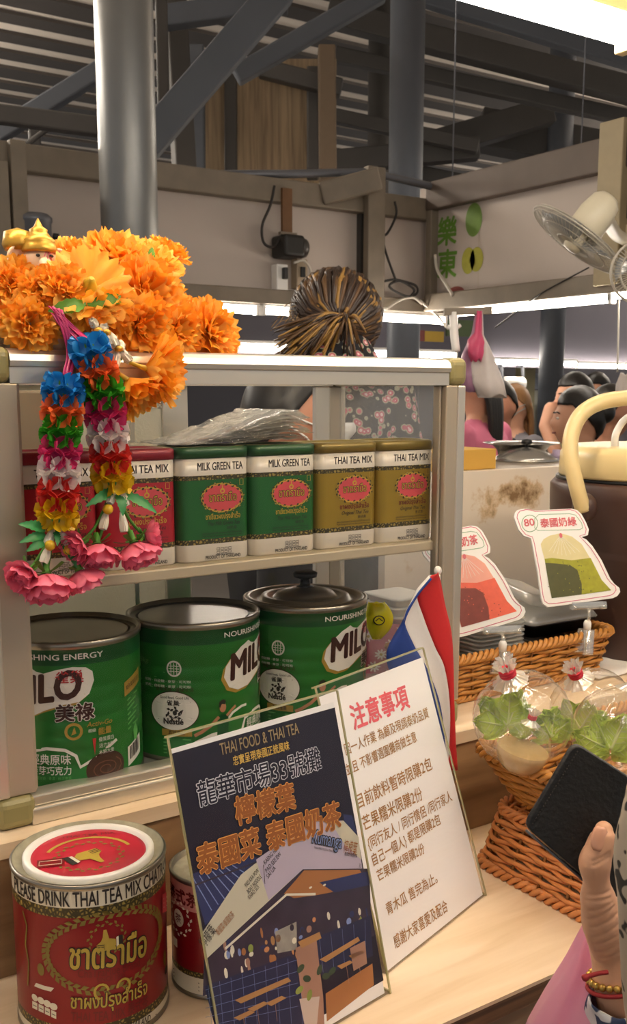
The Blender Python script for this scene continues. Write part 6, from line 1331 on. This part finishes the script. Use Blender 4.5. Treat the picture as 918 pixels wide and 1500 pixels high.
# pink carrier bag hanging from the wrist
M_PBAG = mat('pink_bag_film', '#f8bfd6', .3, 0, .08, 20, trans=.55)
b = MB(); G = []
for i, (u0, u1, v, z, th) in enumerate(((854, 905, 1358, .835, .006), (842, 918, 1385, .84, .014), (822, 930, 1425, .845, .025), (798, 940, 1465, .85, .035), (772, 955, 1512, .855, .045), (745, 985, 1580, .86, .06), (735, 1020, 1680, .87, .07), (760, 1010, 1780, .87, .06))):
    c0_, c1_ = D(u0, v, z), D(u1, v, z); mid = (c0_ + c1_) / 2; hw = (c1_ - c0_).length / 2
    G.append([mid + RT * hw * cos(a) * (1 + .02 * sin(9 * a + i)) + FH * th * sin(a) * (1 + .18 * sin(7 * a + i * .6)) + V((0, 0, .004 * sin(5 * a + i))) for a in [2 * pi * j / 48 for j in range(48)]])
G = [[x for x in r] for r in G]; b.loft(G, M_PBAG, False, True)
tag(b.build('carrier_bag'), 'thin pink plastic carrier bag hanging from the wrist in front of the counter', 'bag')
# ------------------------------------------------------------------ wall fans
M_WIRE = mat('fan_wire', '#b9b2a4', .4, .3, .05); M_BLADE = film('fan_blade', '#cfd2d2', .55, .2, 0, 40, .4, milky=.5); M_FANW = mat('fan_cream', '#d9cfb4', .4, 0, .05)
def fan(label, c, ax, r, mount, motor_len=.20, hubm=M_FANW):
    ax, u, w_ = frame(ax); c = V(c); t = thing('wall_fan', label, 'fan', c, group='wall fans')
    P = lambda a, q, z: c + (u * cos(a) + w_ * sin(a)) * q * r + ax * z * r
    b = MB()
    for q, z in ((1, 0), (.97, .05), (.97, -.05), (.7, .10), (.72, -.10), (.35, .13), (.35, -.13)): b.tube([P(2 * pi * j / 40, q, z) for j in range(40)], .003 if q == 1 else .0016, M_WIRE, 5, closed=True)
    for j in range(60):
        a = 2 * pi * j / 60
        for s in (1, -1): b.tube([P(a, .16, s * .14), P(a, .5, s * .125), P(a, .8, s * .09), P(a, .97, s * .04), P(a, 1, 0)], .0009, M_WIRE, 4)
    b.build('cage', t, world=True)
    b = MB(); b.lathe([(.17 * r, -.01), (.18 * r, 0), (.15 * r, .012), (.001, .015)], hubm, n=24); n0 = len(b.v); b.v = [tuple(c + ax * r * .14 + u * x + w_ * y + ax * z) for x, y, z in b.v]; b.build('front_badge', t, world=True)
    b = MB(); 
    for k in range(4):
        a0 = 2 * pi * k / 4; G = [[P(a0 + (.25 + .5 * q) * (x - .5) * 2.0 * .6 + .5 * q, .12 + .76 * q, .07 * (x - .5) * 2) for x in (0, .25, .5, .75, 1)] for q in (0, .25, .5, .75, 1)]; b.grid(G, M_BLADE)
    b.lathe([(.14 * r, -.03), (.14 * r, .03)], M_FANW, n=20); b.v[-40:] = [tuple(c + u * x + w_ * y + ax * z) for x, y, z in b.v[-40:]]; b.build('blades', t, world=True, solid=.002)
    b = MB(); G = []
    for q, z in ((.30, -.15), (.34, -.25), (.34, -.55), (.28, -.85), (.18, -.95), (.02, -.97)): G.append([P(2 * pi * j / 28, q, z * motor_len / .2) for j in range(28)])
    b.loft(G, M_FANW); b.build('motor_housing', t, world=True)
    b = MB(); b.tube(bez([P(0, 0, -.7), P(0, 0, -.7).lerp(V(mount), .5) + V((0, 0, -.02)), V(mount)], 6), .022, M_FANW, 12); b.bar(V(mount), V(mount) + V((.03, 0, 0)), .09, .12, M_FANW); b.build('wall_bracket', t, world=True, bevel=.003)
    return t
fc_ = dep(845, 351, 3.05); rd = (fc_ - EYE).normalized(); r_ = (RT - rd * RT.dot(rd)).normalized(); u_ = rd.cross(r_) * -1; axf = r_ * -.56 + u_ * -.80 - rd * .22
fan('white wall fan tilted downwards on the right wall, cage seen edge-on', fc_, axf, .158, hit(916, 352, 0, XW - .03))
fc2 = dep(942, 398, 2.75); fan('second wall fan cut by the right frame edge, below the first', fc2, RT * -.2 - FW * .9 + UP * -.2, .085, (XW - .03, fc2.y + .05, fc2.z + .03), .12, mat('fan_blue', '#6f8fb0', .5))
# ------------------------------------------------------------------ switch gear on the back partition
b = MB(); x = hit(420, 300, 1, YW - .07).x; b.box(x - .025, x + .025, YW - .075, YW - .06, hit(420, 342, 1, YW - .07).z, hit(420, 276, 1, YW - .07).z, mat('brown_strip', '#6b4a2c', .7, 0, .15)); tag(b.build('brown_board'), 'short brown wooden board above the black motor on the back partition', 'board')
c = hit(425, 362, 1, YW - .10); mt = thing('electric_motor', 'black electric motor box mounted on the back partition above the sockets', 'motor', c)
b = MB(); b.box(c.x - .052, c.x + .055, YW - .14, YW - .02, c.z - .045, c.z + .05, mat('motor_black', '#2b2926', .45, .3, .2, 30)); b.build('case', mt, bevel=.015, seg=3, world=True)
b = MB(); b.lathe([(.038, -.012), (.045, 0), (.04, .02), (.012, .03)], mat('motor_grey', '#4b4844', .4, .4, .2), n=24); b.v = [tuple(c + V((.055 + z, x - .0, y))) for x, y, z in b.v]; b.build('end_cap', mt, world=True)
b = MB(); b.bar(c + V((-.055, -.0, .055)), c + V((.03, 0, .055)), .02, .012, M_FRAME); b.bar(c + V((-.07, .05, -.07)), c + V((-.07, .05, .06)), .02, .02, M_FRAME); b.build('bracket', mt, world=True)
c = hit(412, 406, 1, YW - .04); so = thing('wall_socket', 'white double wall socket with a black plug under the motor', 'socket', c); b = MB(); b.box(c.x - .03, c.x + .03, YW - .05, YW, c.z - .06, c.z + .055, M_WHITE); b.build('plate', so, bevel=.005, world=True); b = MB(); b.box(c.x - .005, c.x + .015, YW - .075, YW - .05, c.z - .01, c.z + .04, M_BLACK); b.build('plug', so, bevel=.004, world=True)
c = hit(441, 398, 1, YW - .04); so = thing('switch_box', 'beige switch box right of the white socket', 'switch', c); b = MB(); b.box(c.x - .03, c.x + .03, YW - .05, YW, c.z - .075, c.z + .055, mat('beige_switch', '#a5937a', .5)); b.build('case', so, bevel=.005, world=True); b = MB(); b.box(c.x - .012, c.x + .012, YW - .06, YW - .05, c.z - .025, c.z + .02, M_BLACK); b.build('switch', so, bevel=.003, world=True)
# cables
M_CBL = mat('black_cable', '#26221e', .6); M_CBW = mat('white_cable', '#cfc8ba', .5)
def cable(label, pts, m=M_CBL, r=.006, z=None):
    b = MB(); b.tube(bez([hit(x, y, 1, YW - .09) if z is None else hit(x, y, 0, XW - .055) for x, y in pts], 8), r, m, 6); return tag(b.build('cable'), label, 'cable', 'cables on the partitions')
cable('dark looped cable hanging left of the brown board', [(402, 272), (396, 300), (384, 330), (386, 355), (400, 362), (410, 350)])
cable('dark cable running down the back post to a coil', [(536, 252), (540, 290), (555, 330), (565, 370), (580, 412)])
cable('thin dark loop of cable right of the back post', [(578, 295), (580, 315), (566, 343), (556, 338)])
cable('dark coiled cable at the foot of the back post', [(562, 412), (580, 410), (608, 418), (610, 430), (595, 434), (570, 420), (585, 412), (606, 424), (600, 436)])
cable('white cable sagging from the bun towards the coiled cable', [(530, 438), (545, 446), (565, 452), (585, 440), (605, 436), (618, 445)], M_CBW)
cable('white cable and plug falling from the right corner to the hook', [(615, 440), (640, 462), (656, 482)], M_CBW)
cable('white cable looping down under the white socket', [(430, 385), (445, 382), (455, 400), (440, 425), (450, 445)], M_CBW)
cable('white cable on the right wall beside the green characters', [(637, 373), (640, 395), (652, 415), (663, 433)], M_CBW, .008, 'w')
cable('thin dark string slanting on the right wall under the fan', [(862, 392), (800, 425), (770, 446), (725, 480)], M_CBL, .003, 'w')
cable('thin hanging cord below the right tube lamp', [(906, 440), (905, 500), (904, 545)], M_CBW, .004, 'w')
b = MB(); hk = dep(664, 462, 3.0); b.tube(bez([dep(664, 458, 3.0), dep(665, 490, 3.0), dep(668, 515, 3.0)], 6), .012, M_WHITE, 8); b.tube([dep(655, 478, 3.0), dep(664, 484, 3.0), dep(674, 476, 3.0)], .006, M_WHITE, 8); b.tube(bez([dep(701, 455, 3.0), dep(703, 470, 3.0), dep(706, 490, 3.0)], 6), .004, mat('tan_cord', '#c9a87a', .6), 6)
b.bar(dep(650, 457, 3.0), dep(720, 455, 3.0), .02, .02, M_FRAME); tag(b.build('bag_hook'), 'white hook and cord holding plastic bags beside the cabinet corner', 'hook')
def hangbag(label, pts, z, th, m, mk=None):
    b = MB(); G = []
    for i, (u0, u1, v) in enumerate(pts):
        c0_, c1_ = dep(u0, v, z), dep(u1, v, z); mid = (c0_ + c1_) / 2; hw = (c1_ - c0_).length / 2; q = min(1, .25 + i * .3)
        G.append([mid + RT * hw * cos(a) + FH * th * q * sin(a) * (1 + .3 * sin(5 * a + i)) + UP * .006 * sin(4 * a) for a in [2 * pi * j / 28 for j in range(28)]])
    b.loft(G, m)
    if mk: c_ = dep(mk[0], mk[1], z - th * 1.05 / 1); S_ = Plane(c_, RT, -FW); b.oval((0, 0), .018, .03, mk[2], S_, .012, 16)
    return tag(b.build('hanging_bag'), label, 'bag', 'plastic bags hanging from the hook')
M_BPK = mat('bag_pink', '#d9557c', .4, 0, .1, 30, trans=.2); M_BWH = mat('bag_white', '#e2d8d2', .5, 0, .06, 30, trans=.2); M_BLI = mat('bag_lilac', '#b98aa8', .4, 0, .1, 30, trans=.2)
hangbag('lilac plastic bag hanging at the left of the hook', [(696, 704, 458), (690, 702, 490), (676, 706, 520), (672, 708, 545), (675, 706, 572)], 3.04, .04, M_BLI)
hangbag('bright pink plastic bag at the top of the hanging bunch', [(698, 706, 458), (694, 706, 490), (684, 712, 500), (685, 708, 516), (690, 704, 528)], 2.97, .025, M_BPK)
hangbag('white plastic bag with a pink mark hanging in front of the lilac bag', [(700, 707, 458), (700, 708, 492), (694, 718, 510), (690, 728, 535), (692, 738, 560), (700, 742, 580)], 2.99, .035, M_BWH)
# white bags at the far right edge
hangbag('bunch of white plastic bags hanging at the right frame edge', [(908, 925, 548), (902, 935, 562), (900, 940, 585)], 3.6, .05, M_BWH)
# ------------------------------------------------------------------ far stall details
M_POSTR = [mat('poster_yel', '#b08f2e', .6), mat('poster_red', '#7a3a34', .6), mat('poster_grn', '#4a5a38', .6)]
for (u0, v0, u1, v1, m, lab) in ((575, 482, 600, 497, 0, 'small yellow poster on the far wall right of the bun'), (601, 484, 622, 499, 1, 'small dark red poster on the far wall between two yellow ones'), (622, 486, 650, 500, 0, 'yellow poster on the far wall near the corner'), (655, 470, 700, 492, 2, 'dark green picture board under the right corner of the partitions')):
    a, c = hit(u0, v1, 1, 5.58), hit(u1, v0, 1, 5.58); b = MB(); b.box(a.x, c.x, 5.58, 5.60, a.z, c.z, M_POSTR[m]); tag(b.build('wall_poster'), lab, 'poster', 'posters on the far wall')
a, c = hit(790, 640, 1, 7.5), hit(830, 588, 1, 7.5); b = MB(); b.box(a.x, c.x, 7.5, 7.52, a.z, c.z, mat('paper_far', '#c9c4bd', .6)); tag(b.build('notice_sheet'), 'pale notice sheet on the far shop front behind the people', 'sheet')
a, c = hit(770, 570, 1, 7.6), hit(850, 548, 1, 7.6); b = MB()
for i in range(5): z_ = c.z + (a.z - c.z) * i / 5; b.box(a.x, c.x, 7.56 + .02 * (i % 2), 7.62, z_ - .03, z_, mat('shutter_blue_grey', '#5f6674', .6, .2))
tag(b.build('roller_shutter'), 'blue grey roller shutter above the far shop front', 'shutter')
a, c = hit(768, 700, 1, 7.6), hit(850, 572, 1, 7.6); b = MB(); b.box(a.x, c.x, 7.6, 7.66, FZ, c.z, mat('far_shop', '#8a8a82', .7, 0, .25, 3)); b.box(a.x - .12, a.x, 7.5, 7.66, FZ, c.z + .3, mat('far_post', '#6b6448', .7)); struct(b.build('wall_shop_front'))
p, q = hit(738, 562, 1, 6.52), hit(764, 561, 1, 6.52); q.z = p.z; b = MB(); b.tube([p, q], .06, M_WHITE, 20); b.tube([q - V((.002, 0, 0)), q + V((.004, 0, 0))], .02, M_INK, 12)
for e in (p - V((.02, 0, 0)), q + V((.02, 0, 0))): b.bar(e, e + V((0, .02, .16)), .02, .02, M_STEEL); b.bar(e + V((0, 0, .15)), e + V((0, .09, .15)), .02, .02, M_STEEL)
tag(b.build('paper_roll'), 'white paper roll on a holder hanging above the people', 'roll')
# grey tank behind the column at the left and a pale cupboard behind the cabinet
p = dep(50, 345, 3.9); b = MB(); b.lathe([(.066, p.z - .25), (.066, p.z + .045), (.07, p.z + .05), (.07, p.z + .065), (.055, p.z + .078), (.001, p.z + .08)], M_STEEL, (p.x, p.y, 0), 32); b.tube([dep(78, 346, 3.85), dep(86, 347, 3.85)], .012, M_BLACK, 8); b.box(p.x - .2, p.x + .2, p.y - .08, p.y + .35, p.z - .28, p.z - .25, M_FRAME); tag(b.build('steel_canister'), 'grey steel canister standing on a bracket by the left partition', 'canister')
b = MB(); b.box(.55, 1.15, 2.30, 2.6, FZ, .64, mat('pale_cupboard', '#b3a78f', .6, 0, .06, 6)); 
for x in (.62, .78, .95): b.box(x, x + .012, 2.285, 2.30, .25, .60, mat('cupboard_dark_trim', '#5a5048', .6))
tag(b.build('tall_cupboard'), 'pale cupboard with dark upright strips behind the display cabinet', 'cupboard')
